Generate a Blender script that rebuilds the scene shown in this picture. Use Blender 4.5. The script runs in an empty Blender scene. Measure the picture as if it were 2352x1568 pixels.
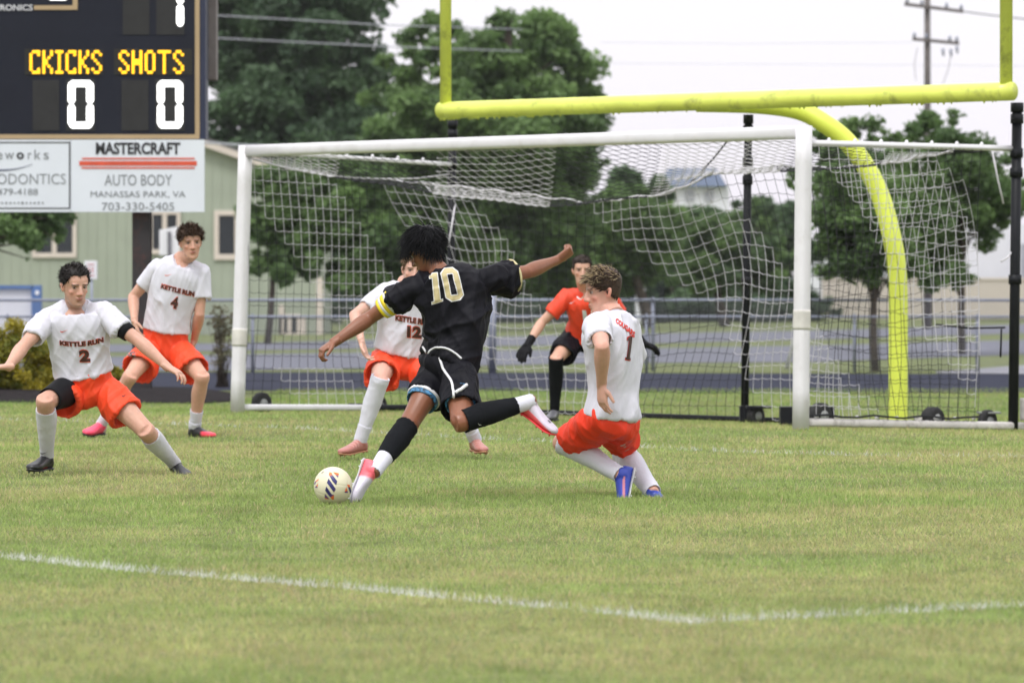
import bpy, bmesh, math, random
import numpy as np
from mathutils import Vector, Matrix, noise as mnoise
from mathutils.bvhtree import BVHTree

random.seed(7); np.random.seed(7)
scene = bpy.context.scene
# ------------------------------------------------------------------ camera, light, exposure
FPX = 10630.0; CX = 1176.0; CY = 784.0; HOR = 676.0; CAMH = 1.15
PITCH = math.atan((CY - HOR) / FPX)
cam_d = bpy.data.cameras.new('camera')
cam = bpy.data.objects.new('camera', cam_d); scene.collection.objects.link(cam)
cam.location = (0, 0, CAMH); cam.rotation_euler = (math.pi / 2 - PITCH, 0, 0)
cam_d.sensor_width = 36.0; cam_d.lens = FPX / 2352.0 * 36.0
cam_d.clip_start = 0.5; cam_d.clip_end = 8000
cam_d.dof.use_dof = True; cam_d.dof.focus_distance = 27.0; cam_d.dof.aperture_fstop = 5.2
scene.camera = cam
SUN_EL = math.radians(58); SUN_AZ = math.radians(200)
world = bpy.data.worlds.new('World'); scene.world = world; world.use_nodes = True
wn = world.node_tree; wn.nodes.clear()
wo = wn.nodes.new('ShaderNodeOutputWorld'); wb = wn.nodes.new('ShaderNodeBackground')
sk = wn.nodes.new('ShaderNodeTexSky'); sk.sky_type = 'NISHITA'; sk.sun_disc = False
sk.sun_elevation = SUN_EL; sk.sun_rotation = SUN_AZ; sk.air_density = 1.0; sk.dust_density = 3.0
mx = wn.nodes.new('ShaderNodeMix'); mx.data_type = 'RGBA'; mx.inputs['Factor'].default_value = 0.93
tc = wn.nodes.new('ShaderNodeTexCoord'); sp = wn.nodes.new('ShaderNodeSeparateXYZ')
rp = wn.nodes.new('ShaderNodeValToRGB')          # overcast layer, a little greyer towards the horizon
rp.color_ramp.elements[0].position = 0.0; rp.color_ramp.elements[0].color = (0.535, 0.508, 0.560, 1)
rp.color_ramp.elements[1].position = 0.075; rp.color_ramp.elements[1].color = (0.600, 0.588, 0.612, 1)
e_ = rp.color_ramp.elements.new(1.0); e_.color = (0.97, 0.965, 0.985, 1)
vm = wn.nodes.new('ShaderNodeVectorMath'); vm.operation = 'SCALE'; vm.inputs['Scale'].default_value = 13.2
wn.links.new(tc.outputs['Generated'], sp.inputs[0]); wn.links.new(sp.outputs['Z'], rp.inputs[0])
wn.links.new(rp.outputs[0], vm.inputs[0]); wn.links.new(sk.outputs[0], mx.inputs['A']); wn.links.new(vm.outputs[0], mx.inputs['B'])
wn.links.new(mx.outputs['Result'], wb.inputs['Color']); wb.inputs['Strength'].default_value = 0.1
wn.links.new(wb.outputs[0], wo.inputs[0])
sun_d = bpy.data.lights.new('sun', 'SUN'); sun_d.energy = 1.5; sun_d.angle = math.radians(17); sun_d.color = (1.0, 0.98, 0.96)
sun = bpy.data.objects.new('sun', sun_d); scene.collection.objects.link(sun)
sun.rotation_euler = (math.pi / 2 - SUN_EL, 0, math.radians(-24)); sun.location = (0, 0, 30)
scene.view_settings.view_transform = 'Standard'; scene.view_settings.look = 'None'
scene.view_settings.exposure = 0.48; scene.view_settings.gamma = 1.0
scene.view_settings.use_curve_mapping = False

# ------------------------------------------------------------------ geometry of the view
_fw = np.array([0, math.cos(PITCH), -math.sin(PITCH)]); _up = np.array([0, math.sin(PITCH), math.cos(PITCH)])
CAMP = np.array([0, 0, CAMH])
def ray(px, py):
    return _fw + np.array([(px - CX) / FPX, 0, 0]) + _up * ((CY - py) / FPX)
def P(px, py, Y):
    d = ray(px, py); return Vector(CAMP + d * (Y / d[1]))
GL = (-2.668, 44.9); GN = (0.72, 0.694)
def sstep(a, b, x):
    t = np.clip((x - a) / (b - a), 0, 1); return t * t * (3 - 2 * t)
def gz(x, y):
    x = np.asarray(x, float); y = np.asarray(y, float)
    s = (x - GL[0]) * GN[0] + (y - GL[1]) * GN[1]
    k = np.clip((x + 2) / 5, 0, 1)
    z = -(0.01 + 0.02 * k) * np.clip(s, 0, 4)
    w = sstep(4, 8, s)
    z = z * (1 - w) + (-0.12) * w
    return z + 0.012 * np.sin(x * 0.9 + 1.3) * np.sin(y * 0.55) * (1 - w)
def G(px, py, off=0.0):
    d = ray(px, py); t = (CAMH) / max(1e-5, -d[2])
    for _ in range(12):
        p = CAMP + d * t; z = float(gz(p[0], p[1])) + off
        t = (CAMH - z) / max(1e-5, -d[2])
    return Vector(CAMP + d * t)
def onground(x, y, off=0.0): return Vector((x, y, float(gz(x, y)) + off))

# ------------------------------------------------------------------ objects
COL = scene.collection
def tag(o, label=None, cat=None, group=None, kind=None):
    if label: o['label'] = label
    if cat: o['category'] = cat
    if group: o['group'] = group
    if kind: o['kind'] = kind
    return o
def link(name, me, m=None, parent=None, kind=None):
    o = bpy.data.objects.new(name, me); COL.objects.link(o)
    if m is not None:
        for q in (m if isinstance(m, (list, tuple)) else [m]): me.materials.append(q)
    if parent is not None:
        o.parent = parent; o.matrix_parent_inverse = parent.matrix_world.inverted()
    if kind: o['kind'] = kind
    return o
def thing(name, loc, label, cat, group=None):
    o = bpy.data.objects.new(name, None); COL.objects.link(o); o.location = loc
    o.matrix_world = Matrix.Translation(loc)
    return tag(o, label, cat, group)
def np_mesh(name, verts, faces, smooth=False, mats=None):
    """faces: (n,3) or (n,4) int array"""
    verts = np.asarray(verts, np.float32); faces = np.asarray(faces, np.int32)
    me = bpy.data.meshes.new(name); k = faces.shape[1]
    me.vertices.add(len(verts)); me.vertices.foreach_set('co', verts.ravel())
    me.loops.add(faces.size); me.loops.foreach_set('vertex_index', faces.ravel())
    me.polygons.add(len(faces)); me.polygons.foreach_set('loop_start', np.arange(0, faces.size, k, dtype=np.int32))
    me.polygons.foreach_set('loop_total', np.full(len(faces), k, np.int32))
    if mats is not None: me.polygons.foreach_set('material_index', np.asarray(mats, np.int32))
    me.update(calc_edges=True)
    me.polygons.foreach_set('use_smooth', np.full(len(faces), smooth))
    return me
def bm_mesh(name, bm, smooth=False):
    me = bpy.data.meshes.new(name); bm.to_mesh(me); bm.free()
    if smooth: me.polygons.foreach_set('use_smooth', [True] * len(me.polygons))
    return me

def frame_of(d, ref=None):
    d = Vector(d).normalized()
    ref = Vector(ref) if ref is not None else (Vector((0, 0, 1)) if abs(d.z) < 0.9 else Vector((0, 1, 0)))
    u = ref.cross(d)
    if u.length < 1e-6: u = Vector((1, 0, 0)).cross(d)
    u.normalize(); v = d.cross(u).normalized(); return u, v
def loft(bm, rings, n=14, closed=True, power=2.0):
    """rings: (centre, uvec, vvec) with full-length half axes"""
    R = []
    for rg_ in rings:
        c, u, v = rg_[:3]; fo = rg_[3] if len(rg_) > 3 else None; ring = []
        for i in range(n):
            a = 2 * math.pi * i / n; ca, sa = math.cos(a), math.sin(a)
            if power != 2.0:
                ca = math.copysign(abs(ca) ** (2 / power), ca); sa = math.copysign(abs(sa) ** (2 / power), sa)
            ring.append(bm.verts.new(c + u * ca + v * sa + (fo(a) if fo else Vector((0, 0, 0)))))
        R.append(ring)
    for a, b in zip(R, R[1:]):
        for i in range(n):
            j = (i + 1) % n; bm.faces.new((a[i], a[j], b[j], b[i]))
    if closed:
        bm.faces.new(list(reversed(R[0]))); bm.faces.new(R[-1])
    return R
def tube(bm, pts, radii, n=10, closed=True, ref=None):
    pts = [Vector(p) for p in pts]
    if not isinstance(radii, (list, tuple)): radii = [radii] * len(pts)
    rings = []; pu = None
    for i, p in enumerate(pts):
        d = (pts[min(i + 1, len(pts) - 1)] - pts[max(i - 1, 0)])
        if pu is None: u, v = frame_of(d, ref)
        else:
            dn = d.normalized(); u = (pu - dn * pu.dot(dn)).normalized(); v = dn.cross(u)
        pu = u; rings.append((p, u * radii[i], v * radii[i]))
    return loft(bm, rings, n, closed)
def box(bm, c, sx, sy, sz, rot=None, bev=0.0):
    c = Vector(c); vs = []
    M = rot if rot is not None else Matrix.Identity(3)
    b2 = bmesh.new(); bmesh.ops.create_cube(b2, size=1.0)
    for v in b2.verts: v.co = Vector((v.co.x * sx, v.co.y * sy, v.co.z * sz))
    if bev > 0: bmesh.ops.bevel(b2, geom=b2.edges[:], offset=bev, segments=2, affect='EDGES', profile=0.5)
    mp = {}
    for v in b2.verts: mp[v.index] = bm.verts.new(c + M @ v.co)
    b2.verts.index_update()
    mp = {}
    b2.free(); return
def box(bm, c, sx, sy, sz, rot=None, bev=0.0):
    c = Vector(c); M = rot if rot is not None else Matrix.Identity(3)
    b2 = bmesh.new(); bmesh.ops.create_cube(b2, size=1.0)
    for v in b2.verts: v.co = Vector((v.co.x * sx, v.co.y * sy, v.co.z * sz))
    if bev > 0: bmesh.ops.bevel(b2, geom=b2.edges[:], offset=bev, segments=2, affect='EDGES', profile=0.5)
    b2.verts.index_update(); mp = [bm.verts.new(c + M @ v.co) for v in b2.verts]
    for f in b2.faces: bm.faces.new([mp[v.index] for v in f.verts])
    b2.free()
def rotz(a): return Matrix.Rotation(a, 3, 'Z')

# ------------------------------------------------------------------ materials
def hexc(r, g, b):
    f = lambda c: ((c / 255 + 0.055) / 1.055) ** 2.4 if c > 10 else c / 255 / 12.92
    return (f(r), f(g), f(b), 1)
MATS = {}
def mat(name, col, rough=0.7, var=0.12, scale=8.0, bump=0.0, bscale=60.0, metal=0.0, emit=None, estr=1.0,
        dirt=None, dscale=3.0, damt=0.4, spec=0.5, sub=0.0, trans=0.0, attr=None, sheen=0.0, detail=3):
    if name in MATS: return MATS[name]
    m = bpy.data.materials.new(name); m.use_nodes = True; nt = m.node_tree
    b = nt.nodes['Principled BSDF']; b.inputs['Roughness'].default_value = rough; b.inputs['Metallic'].default_value = metal
    b.inputs['Specular IOR Level'].default_value = spec
    if len(col) == 3: col = (*col, 1)
    co = nt.nodes.new('ShaderNodeTexCoord')
    nz = nt.nodes.new('ShaderNodeTexNoise'); nz.inputs['Scale'].default_value = scale; nz.inputs['Detail'].default_value = detail
    nt.links.new(co.outputs['Object'], nz.inputs['Vector'])
    mr = nt.nodes.new('ShaderNodeMapRange'); mr.inputs['From Min'].default_value = 0.3; mr.inputs['From Max'].default_value = 0.7
    mr.inputs['To Min'].default_value = 1 - var; mr.inputs['To Max'].default_value = 1 + var
    nt.links.new(nz.outputs['Fac'], mr.inputs['Value'])
    mul = nt.nodes.new('ShaderNodeVectorMath'); mul.operation = 'SCALE'
    if attr:
        at = nt.nodes.new('ShaderNodeAttribute'); at.attribute_name = attr; nt.links.new(at.outputs['Color'], mul.inputs[0])
    else:
        rgb = nt.nodes.new('ShaderNodeRGB'); rgb.outputs[0].default_value = col; nt.links.new(rgb.outputs[0], mul.inputs[0])
    nt.links.new(mr.outputs[0], mul.inputs['Scale']); out = mul.outputs[0]
    if dirt:
        n2 = nt.nodes.new('ShaderNodeTexNoise'); n2.inputs['Scale'].default_value = dscale; n2.inputs['Detail'].default_value = 6
        n2.inputs['Roughness'].default_value = 0.7
        nt.links.new(co.outputs['Object'], n2.inputs['Vector'])
        m2 = nt.nodes.new('ShaderNodeMapRange'); m2.inputs['From Min'].default_value = 0.52; m2.inputs['From Max'].default_value = 0.75
        m2.inputs['To Min'].default_value = 0; m2.inputs['To Max'].default_value = damt
        nt.links.new(n2.outputs['Fac'], m2.inputs['Value'])
        mm = nt.nodes.new('ShaderNodeMix'); mm.data_type = 'RGBA'; nt.links.new(m2.outputs[0], mm.inputs['Factor'])
        nt.links.new(out, mm.inputs['A']); mm.inputs['B'].default_value = (*dirt[:3], 1); out = mm.outputs['Result']
    nt.links.new(out, b.inputs['Base Color'])
    if bump > 0:
        n3 = nt.nodes.new('ShaderNodeTexNoise'); n3.inputs['Scale'].default_value = bscale; n3.inputs['Detail'].default_value = 4
        nt.links.new(co.outputs['Object'], n3.inputs['Vector'])
        bp = nt.nodes.new('ShaderNodeBump'); bp.inputs['Strength'].default_value = 1.0; bp.inputs['Distance'].default_value = bump
        nt.links.new(n3.outputs['Fac'], bp.inputs['Height']); nt.links.new(bp.outputs[0], b.inputs['Normal'])
    if sub > 0:
        b.inputs['Subsurface Weight'].default_value = sub; b.inputs['Subsurface Radius'].default_value = (0.012, 0.004, 0.002)
        b.inputs['Subsurface Scale'].default_value = 0.6
    if sheen > 0: b.inputs['Sheen Weight'].default_value = sheen
    if trans > 0:
        tr = nt.nodes.new('ShaderNodeBsdfTranslucent'); ms = nt.nodes.new('ShaderNodeMixShader'); ms.inputs[0].default_value = trans
        o = nt.nodes['Material Output']; nt.links.new(out, tr.inputs[0])
        nt.links.new(b.outputs[0], ms.inputs[1]); nt.links.new(tr.outputs[0], ms.inputs[2]); nt.links.new(ms.outputs[0], o.inputs[0])
    if emit is not None:
        b.inputs['Emission Color'].default_value = (*emit[:3], 1); b.inputs['Emission Strength'].default_value = estr
    MATS[name] = m; return m

# ------------------------------------------------------------------ flat text and shapes
def text_tris(s, bold=0.0, shear=0.0):
    """triangles of a line of text, normalised to the unit box"""
    cu = bpy.data.curves.new('t', 'FONT'); cu.body = s; cu.offset = bold; cu.shear = shear; cu.resolution_u = 3
    o = bpy.data.objects.new('t', cu); COL.objects.link(o)
    dg = bpy.context.evaluated_depsgraph_get(); me = bpy.data.meshes.new_from_object(o.evaluated_get(dg))
    bm = bmesh.new(); bm.from_mesh(me); bmesh.ops.triangulate(bm, faces=bm.faces[:])
    v = np.array([q.co[:2] for q in bm.verts]); f = [tuple(x.index for x in q.verts) for q in bm.faces]
    bm.free(); bpy.data.objects.remove(o); bpy.data.curves.remove(cu); bpy.data.meshes.remove(me)
    lo = v.min(0); hi = v.max(0); v = (v - lo) / (hi - lo); return v, f
def poly_tris(polys):
    v = []; f = []
    for p in polys:
        b = len(v); v += p
        f.append(tuple(range(b, b + len(p))))
    return np.array(v, float), f
# ================================================================== GROUND
m_soil = mat('soil_under_grass', (0.150, 0.178, 0.068), 0.95, 0.3, 2.5, spec=.15, dirt=(0.22, 0.19, 0.10), dscale=0.9, damt=0.7, bump=0.02, bscale=40)
xs = np.concatenate([[-3000, -800, -200, -60, -30, -20], np.arange(-14, 14.1, 0.7), [20, 30, 60, 200, 800, 3000]])
ys = np.concatenate([[-200, -20, 0, 6], np.arange(8, 80, 0.7), [90, 120, 200, 400, 1000, 6000]])
XX, YY = np.meshgrid(xs, ys); ZZ = gz(XX, YY)
V = np.stack([XX, YY, ZZ], -1).reshape(-1, 3); nx = len(xs); ny = len(ys)
I = (np.arange(ny - 1)[:, None] * nx + np.arange(nx - 1)[None]).ravel()
ground = link('ground', np_mesh('ground', V, np.stack([I, I + 1, I + nx + 1, I + nx], 1), True), m_soil, kind='structure')

def strip(name, near, far, m, off):
    """sheet between two pixel polylines, following the terrain"""
    def samp(line, n=60):
        line = np.array(line, float); x = np.linspace(line[0, 0], line[-1, 0], n)
        return [G(a, b, off) for a, b in zip(x, np.interp(x, line[:, 0], line[:, 1]))]
    a = samp(near); b = samp(far); v = []; n = len(a); K = 8
    for i in range(K):
        for p, q in zip(a, b):
            w = p.lerp(q, i / (K - 1)); v.append((w.x, w.y, float(gz(w.x, w.y)) + off))
    I = (np.arange(K - 1)[:, None] * n + np.arange(n - 1)[None]).ravel()
    return link(name, np_mesh(name, v, np.stack([I, I + 1, I + n + 1, I + n], 1), True), m, kind='structure')
m_track = mat('track_rubber', (0.024, 0.027, 0.046), 0.9, 0.15, 3.0, spec=.12, bump=0.004, bscale=200)
m_road = mat('asphalt', (0.150, 0.154, 0.190), 0.9, spec=.2, var= 0.12, scale=0.8, dirt=(0.12, 0.12, 0.145), dscale=0.35, damt=0.5)
m_path = mat('pale_path', (0.24, 0.24, 0.27), 0.9, 0.1, 1.5)
strip('running_track', [(-600, 894), (1176, 897), (2952, 903)], [(-600, 853), (1176, 855), (2952, 861)], m_track, 0.006)
strip('near_road', [(-600, 856), (560, 850), (1400, 833), (1850, 831), (2352, 813), (2952, 795)],
      [(-600, 835), (560, 813), (1400, 801), (1850, 793), (2352, 780), (2952, 765)], m_road, 0.010)
strip('far_road', [(-600, 820), (560, 804), (1400, 790), (1850, 780), (2352, 765), (2952, 752)],
      [(-600, 800), (560, 787), (1400, 767), (1850, 759), (2352, 744), (2952, 735)], m_road, 0.010)
strip('foot_path', [(2150, 856), (2352, 858), (2952, 858)], [(2150, 853), (2352, 838), (2952, 820)], m_path, 0.012)
# mulch bed below the scoreboard
m_mulch = mat('dark_mulch', (0.018, 0.015, 0.016), 0.95, 0.5, 12, bump=0.04, bscale=18, spec=.08)
bm = bmesh.new()
mb = [G(x, y, 0.0) for x, y in [(-300, 924), (100, 925), (300, 926), (470, 927), (545, 921), (560, 906), (480, 897), (330, 893), (0, 893), (-300, 893)]]
cm = sum(mb, Vector()) / len(mb)
NR = 6; rows = []
for r in range(NR + 1):
    t = r / NR; row = []
    for p in mb:
        q = cm.lerp(p, t); row.append(bm.verts.new((q.x, q.y, float(gz(q.x, q.y)) + 0.012 + 0.10 * (1 - t ** 3) + 0.02 * mnoise.noise(q * 4))))
    rows.append(row)
for a, b in zip(rows, rows[1:]):
    for i in range(len(mb)):
        j = (i + 1) % len(mb)
        bm.faces.new((a[i], b[i], b[j], a[j]))
bmesh.ops.remove_doubles(bm, verts=bm.verts, dist=1e-4)
link('mulch_bed', bm_mesh('mulch_bed', bm, True), m_mulch, kind='structure')
rg = np.random.RandomState(3)

# ================================================================== GRASS
def colnoise(x, y):
    out = np.empty(len(x), np.float32); sc = 0.0
    for i in range(len(x)): out[i] = 0.0
    return out
def vnoise(x, y, f, seed):
    """cheap vectorised value noise"""
    r = np.random.RandomState(seed).rand(257, 257).astype(np.float32)
    u = x * f + 1000; v = y * f + 1000; iu = np.floor(u).astype(int); iv = np.floor(v).astype(int)
    a = u - iu; b = v - iv; a = a * a * (3 - 2 * a); b = b * b * (3 - 2 * b)
    g = lambda i, j: r[i % 257, j % 257]
    return (g(iu, iv) * (1 - a) + g(iu + 1, iv) * a) * (1 - b) + (g(iu, iv + 1) * (1 - a) + g(iu + 1, iv + 1) * a) * b
LINES = [([(-300, 1262), (0, 1278), (200, 1301), (800, 1352), (1200, 1390), (1400, 1408), (1592, 1431)], 0.105, 0.85),
         ([(1592, 1429), (1800, 1420), (2000, 1411), (2200, 1400), (2352, 1391), (2700, 1370)], 0.105, 0.8),
         ([(-300, 957), (60, 965), (700, 985), (1050, 1005), (1600, 1035), (2000, 1047), (2352, 1050), (2700, 1052)], 0.11, 0.62)]
LG = []
for pts, w, pr in LINES:
    q = [G(*p) for p in pts]; LG.append((np.array([[a.x, a.y] for a in q]), w, pr))
def line_dist(x, y, poly):
    d = np.full(len(x), 1e9)
    for (ax, ay), (bx, by) in zip(poly[:-1], poly[1:]):
        ex, ey = bx - ax, by - ay; L = ex * ex + ey * ey
        t = np.clip(((x - ax) * ex + (y - ay) * ey) / L, 0, 1); d = np.minimum(d, np.hypot(x - ax - t * ex, y - ay - t * ey))
    return d
def blades(x, y, h, w, lean=0.5, seed=0):
    r = np.random.RandomState(seed); n = len(x); a = r.rand(n) * 2 * np.pi; la = r.rand(n) * 2 * np.pi; ll = r.rand(n) * lean
    z = gz(x, y).astype(np.float32) - 0.004
    dx = np.cos(a) * w / 2; dy = np.sin(a) * w / 2
    b0 = np.stack([x - dx, y - dy, z], 1); b1 = np.stack([x + dx, y + dy, z], 1)
    ll = 0.15 + ll * 1.5
    tp = np.stack([x + np.cos(la) * ll * h, y + np.sin(la) * ll * h, z + h * (1.0 - 0.42 * np.minimum(ll, 1.4))], 1)
    return np.stack([b0, b1, tp], 1).reshape(-1, 3)
GX = []; GY = []; GW = []; GH = []
for y0, y1, dens in ((11.5, 15, 5200), (15, 20, 4300), (20, 27, 3000), (27, 36, 1500), (36, 48, 800), (48, 62, 330)):
    def hw(y): return y * 1200 / FPX + 0.4
    n = int((hw(y0) + hw(y1)) * (y1 - y0) * dens); y = y0 + (y1 - y0) * rg.rand(n); x = (rg.rand(n) * 2 - 1) * hw(y1)
    k = np.abs(x) < hw(y); GX.append(x[k]); GY.append(y[k])
x = np.concatenate(GX); y = np.concatenate(GY); n = len(x)
dist_s = np.clip(y / 22, 0.75, 2.2)
tuft = vnoise(x, y, 3.1, 5) * 0.6 + vnoise(x, y, 11.0, 6) * 0.4
tall = np.clip((vnoise(x, y, 4.3, 41) - .74) * 5, 0, 1); h = (0.016 + 0.022 * rg.rand(n) + 0.014 * tuft + .022 * tall * rg.rand(n)) * np.clip(dist_s, 1, 1.2); w = 0.0042 * dist_s * (0.7 + 0.6 * rg.rand(n))
isl = np.zeros(n, bool)
for poly, lw, pr in LG:
    d = line_dist(x, y, poly); gap = vnoise(x, y, 7.0, 11)
    isl |= (d < lw * 0.5 * (0.8 + 0.5 * vnoise(x, y, 5.0, 12))) & (rg.rand(n) < pr * np.clip(gap * 2.8 - 0.3, 0.15, 1.0))
# keep the mulch bed, and what lies behind the goal wheels, clear
k_ok = ~((y > 48.7) & (x < -3.1) & (y > 50.2))
gcol = np.zeros((n, 3), np.float32)
patch = np.clip((vnoise(x, y, 0.9, 1) * 0.5 + vnoise(x, y, 2.3, 2) * 0.3 + vnoise(x, y, 0.31, 3) * 0.35 - 0.40) * 2.8, 0, 1)
green = np.array([0.275, 0.370, 0.108]); olive = np.array([0.395, 0.415, 0.155]); straw = np.array([0.56, 0.45, 0.26]); deep = np.array([0.19, 0.28, 0.070])
clump = vnoise(x, y, 9.0, 31) * .5 + vnoise(x, y, 19.0, 32) * .5; clump2 = vnoise(x, y, 6.0, 33)
r1 = rg.rand(n)
gcol[:] = green + (olive - green) * np.clip(patch * 0.9 + (r1[:] - 0.5) * 0.7, 0, 1)[:, None]
clump = clump * .7 + .3 * vnoise(x, y, 37.0, 34); gcol *= (0.64 + 0.95 * clump)[:, None]; gcol *= (1 - .22 * tall)[:, None]; ks = rg.rand(n) < 0.04 + 0.22 * patch + 0.9 * np.clip(clump2 - .80, 0, 1) * 3; gcol[ks] = straw * (0.7 + 0.5 * rg.rand(ks.sum()))[:, None]
kd = (rg.rand(n) < 0.18 * (1 - patch)); gcol[kd] = deep
far_field = sstep(44, 50, y)[:, None]; gcol = gcol * (1 - far_field) + gcol * far_field * np.array([0.66, 0.80, 0.58])
def grass_mesh(name, sel, cols, seed, kind, lift=0.0):
    vv = blades(x[sel], y[sel], h[sel] + lift, w[sel], 0.75, seed); m = sel.sum()
    me = np_mesh(name, vv, np.arange(m * 3).reshape(-1, 3))
    at = me.color_attributes.new('tint', 'FLOAT_COLOR', 'CORNER')
    at.data.foreach_set('color', np.repeat(np.concatenate([cols, np.ones((m, 1))], 1).astype(np.float32), 3, 0).ravel())
    return link(name, me, mat('grass_blade', (1, 1, 1), 0.65, 0.12, 1.2, attr='tint', trans=0.35, spec=0.3), kind=kind)
sel = k_ok & ~isl
tag(grass_mesh('grass', sel, gcol[sel], 21, 'stuff'), 'short mown grass of the soccer field with straw coloured patches', 'grass')
sel = k_ok & isl
wc = np.tile(np.array([0.80, 0.80, 0.80], np.float32), (sel.sum(), 1)) * (0.75 + 0.3 * rg.rand(sel.sum()))[:, None]
o = grass_mesh('painted_field_lines', sel, wc, 22, 'structure', 0.010)

# ================================================================== FOLIAGE
def leaf_quads(c, size, seed, up=0.3):
    r = np.random.RandomState(seed); n = len(c)
    nrm = r.normal(size=(n, 3)); nrm[:, 2] = np.abs(nrm[:, 2]) + up; nrm /= np.linalg.norm(nrm, axis=1)[:, None]
    t = np.cross(nrm, r.normal(size=(n, 3))); t /= np.linalg.norm(t, axis=1)[:, None] + 1e-9; b = np.cross(nrm, t)
    s = (size * (0.6 + 0.8 * r.rand(n)))[:, None]
    v = np.stack([c - t * s * 0.55, c - b * s * 0.28, c + t * s * 0.55, c + b * s * 0.28], 1)
    return v.reshape(-1, 3)
def crown(name, parent, blobs, nleaf, size, c1, c2, seed, clumps=60, csize=0.35, matname=None, trans=0.45, fill=0.8):
    """blobs: (centre, rx, ry, rz). leaves gather in clumps spread through the blobs"""
    r = np.random.RandomState(seed)
    vol = np.array([b[1] * b[2] * b[3] for b in blobs]) ** 0.75; vol = vol / vol.sum()
    cc = []; cr = []
    for b, q in zip(blobs, vol):
        k = max(4, int(clumps * q)); d = r.normal(size=(k, 3)); d /= np.linalg.norm(d, axis=1)[:, None]
        rad = (r.rand(k) ** 0.40)[:, None]
        cc.append(np.array(b[0])[None] + d * rad * np.array([b[1], b[2], b[3]])[None]); m = (b[1] * b[2] * b[3]) ** (1 / 3)
        cr.append(m * csize * (0.45 + 0.9 * r.rand(k)))
    cc = np.concatenate(cc); cr = np.concatenate(cr)
    wt = cr ** 2; wt = wt / wt.sum(); idx = r.choice(len(cc), nleaf, p=wt)
    d = r.normal(size=(nleaf, 3)); d /= np.linalg.norm(d, axis=1)[:, None]
    rad = (0.15 + 1.05 * r.rand(nleaf) ** fill)[:, None]
    c = cc[idx] + d * rad * cr[idx][:, None] * np.array([1.0, 1.0, 0.72])
    v = leaf_quads(c, np.full(nleaf, size), seed + 1)
    me = np_mesh(name, v, np.arange(nleaf * 4).reshape(-1, 4))
    cv = r.rand(len(cc))[idx] * 0.65 + r.rand(nleaf) * 0.35
    col = np.array(c1)[None] * (1 - cv[:, None]) + np.array(c2)[None] * cv[:, None]
    at = me.color_attributes.new('tint', 'FLOAT_COLOR', 'CORNER')
    at.data.foreach_set('color', np.repeat(np.concatenate([col, np.ones((nleaf, 1))], 1).astype(np.float32), 4, 0).ravel())
    link(name, me, mat(matname or 'leaves', (1, 1, 1), 0.6, 0.15, 0.6, attr='tint', trans=trans, spec=0.35), parent)
    return cc
m_bark = mat('bark', (0.075, 0.058, 0.045), 0.95, 0.3, 6, bump=0.02, bscale=20)
def tree(name, base, height, trunk_r, blobs, nleaf, size, c1, c2, seed, label, group=None, clumps=60, csize=0.35, lean=0.0, fork=0.45):
    t = thing(name, base, label, 'tree', group); r = random.Random(seed)
    top = Vector((blobs[0][0][0], blobs[0][0][1], base.z + height * 0.8))
    bm = bmesh.new(); pts = []
    for i in range(7):
        k = i / 6; p = base.lerp(top, k); p.x += math.sin(k * 5 + seed) * trunk_r * 0.8; pts.append(p)
    tube(bm, pts, [trunk_r * (1.25 - 1.0 * i / 6) + 0.01 for i in range(7)], 9)
    link('trunk', bm_mesh('trunk', bm, True), m_bark, t)
    bm = bmesh.new(); cc = crown('crown', t, blobs, nleaf, size, c1, c2, seed, clumps, csize)
    for q in cc[::max(1, len(cc) // 26)]:
        k = fork + r.random() * 0.4; s = base.lerp(top, k); e = Vector(q); mid = s.lerp(e, 0.5) + Vector((0, 0, 0.12 * (e - s).length))
        tube(bm, [s, mid, e], [trunk_r * 0.42 * (1.2 - k), trunk_r * 0.25 * (1.2 - k), trunk_r * 0.06], 6)
    link('limbs', bm_mesh('limbs', bm, True), m_bark, t)
    return t
def pb(px, py, Y, rx, rz, ry=None):
    """crown blob given by its picture place, depth and half sizes in picture pixels"""
    s = FPX / Y; p = P(px, py, Y); return ((p.x, p.y, p.z), rx / s, (ry or rx) / s, rz / s)
DK1 = (0.042, 0.078, 0.042); DK2 = (0.098, 0.165, 0.075); MD1 = (0.080, 0.140, 0.054); MD2 = (0.180, 0.285, 0.092)
def gb(px, Y): p = P(px, 700, Y); return Vector((p.x, Y, -0.12))
tree('broadleaf_tree', gb(690, 190), 17, 0.45, [pb(620, -60, 190, 230, 260), pb(560, 190, 188, 150, 190), pb(730, 160, 186, 150, 220), pb(650, 330, 184, 190, 170), pb(800, 300, 186, 90, 180), pb(480, -40, 190, 130, 200), pb(850, 210, 189, 70, 100), pb(560, 430, 186, 120, 120)],
     105000, 0.36, DK1, DK2, 11, 'tallest dark tree behind the green shed, right of the scoreboard, cut by the top edge', 'tall trees behind the road', 380, 0.27)
tree('broadleaf_tree', gb(1085, 165), 14, 0.4, [pb(1190, 180, 165, 170, 165), pb(1010, 160, 166, 100, 120), pb(1150, 330, 164, 240, 170), pb(960, 350, 163, 130, 150), pb(1300, 400, 166, 110, 120), pb(1240, 80, 167, 90, 70), pb(1090, 520, 165, 260, 130), pb(975, 90, 166, 50, 60), pb(905, 230, 166, 80, 100), pb(900, 590, 165, 150, 100), pb(1210, 600, 165, 150, 95), pb(1050, 640, 164, 160, 60)],
     150000, 0.30, MD1, MD2, 12, 'tall mid green tree behind the left yellow upright', 'tall trees behind the road', 680, 0.22)
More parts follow.
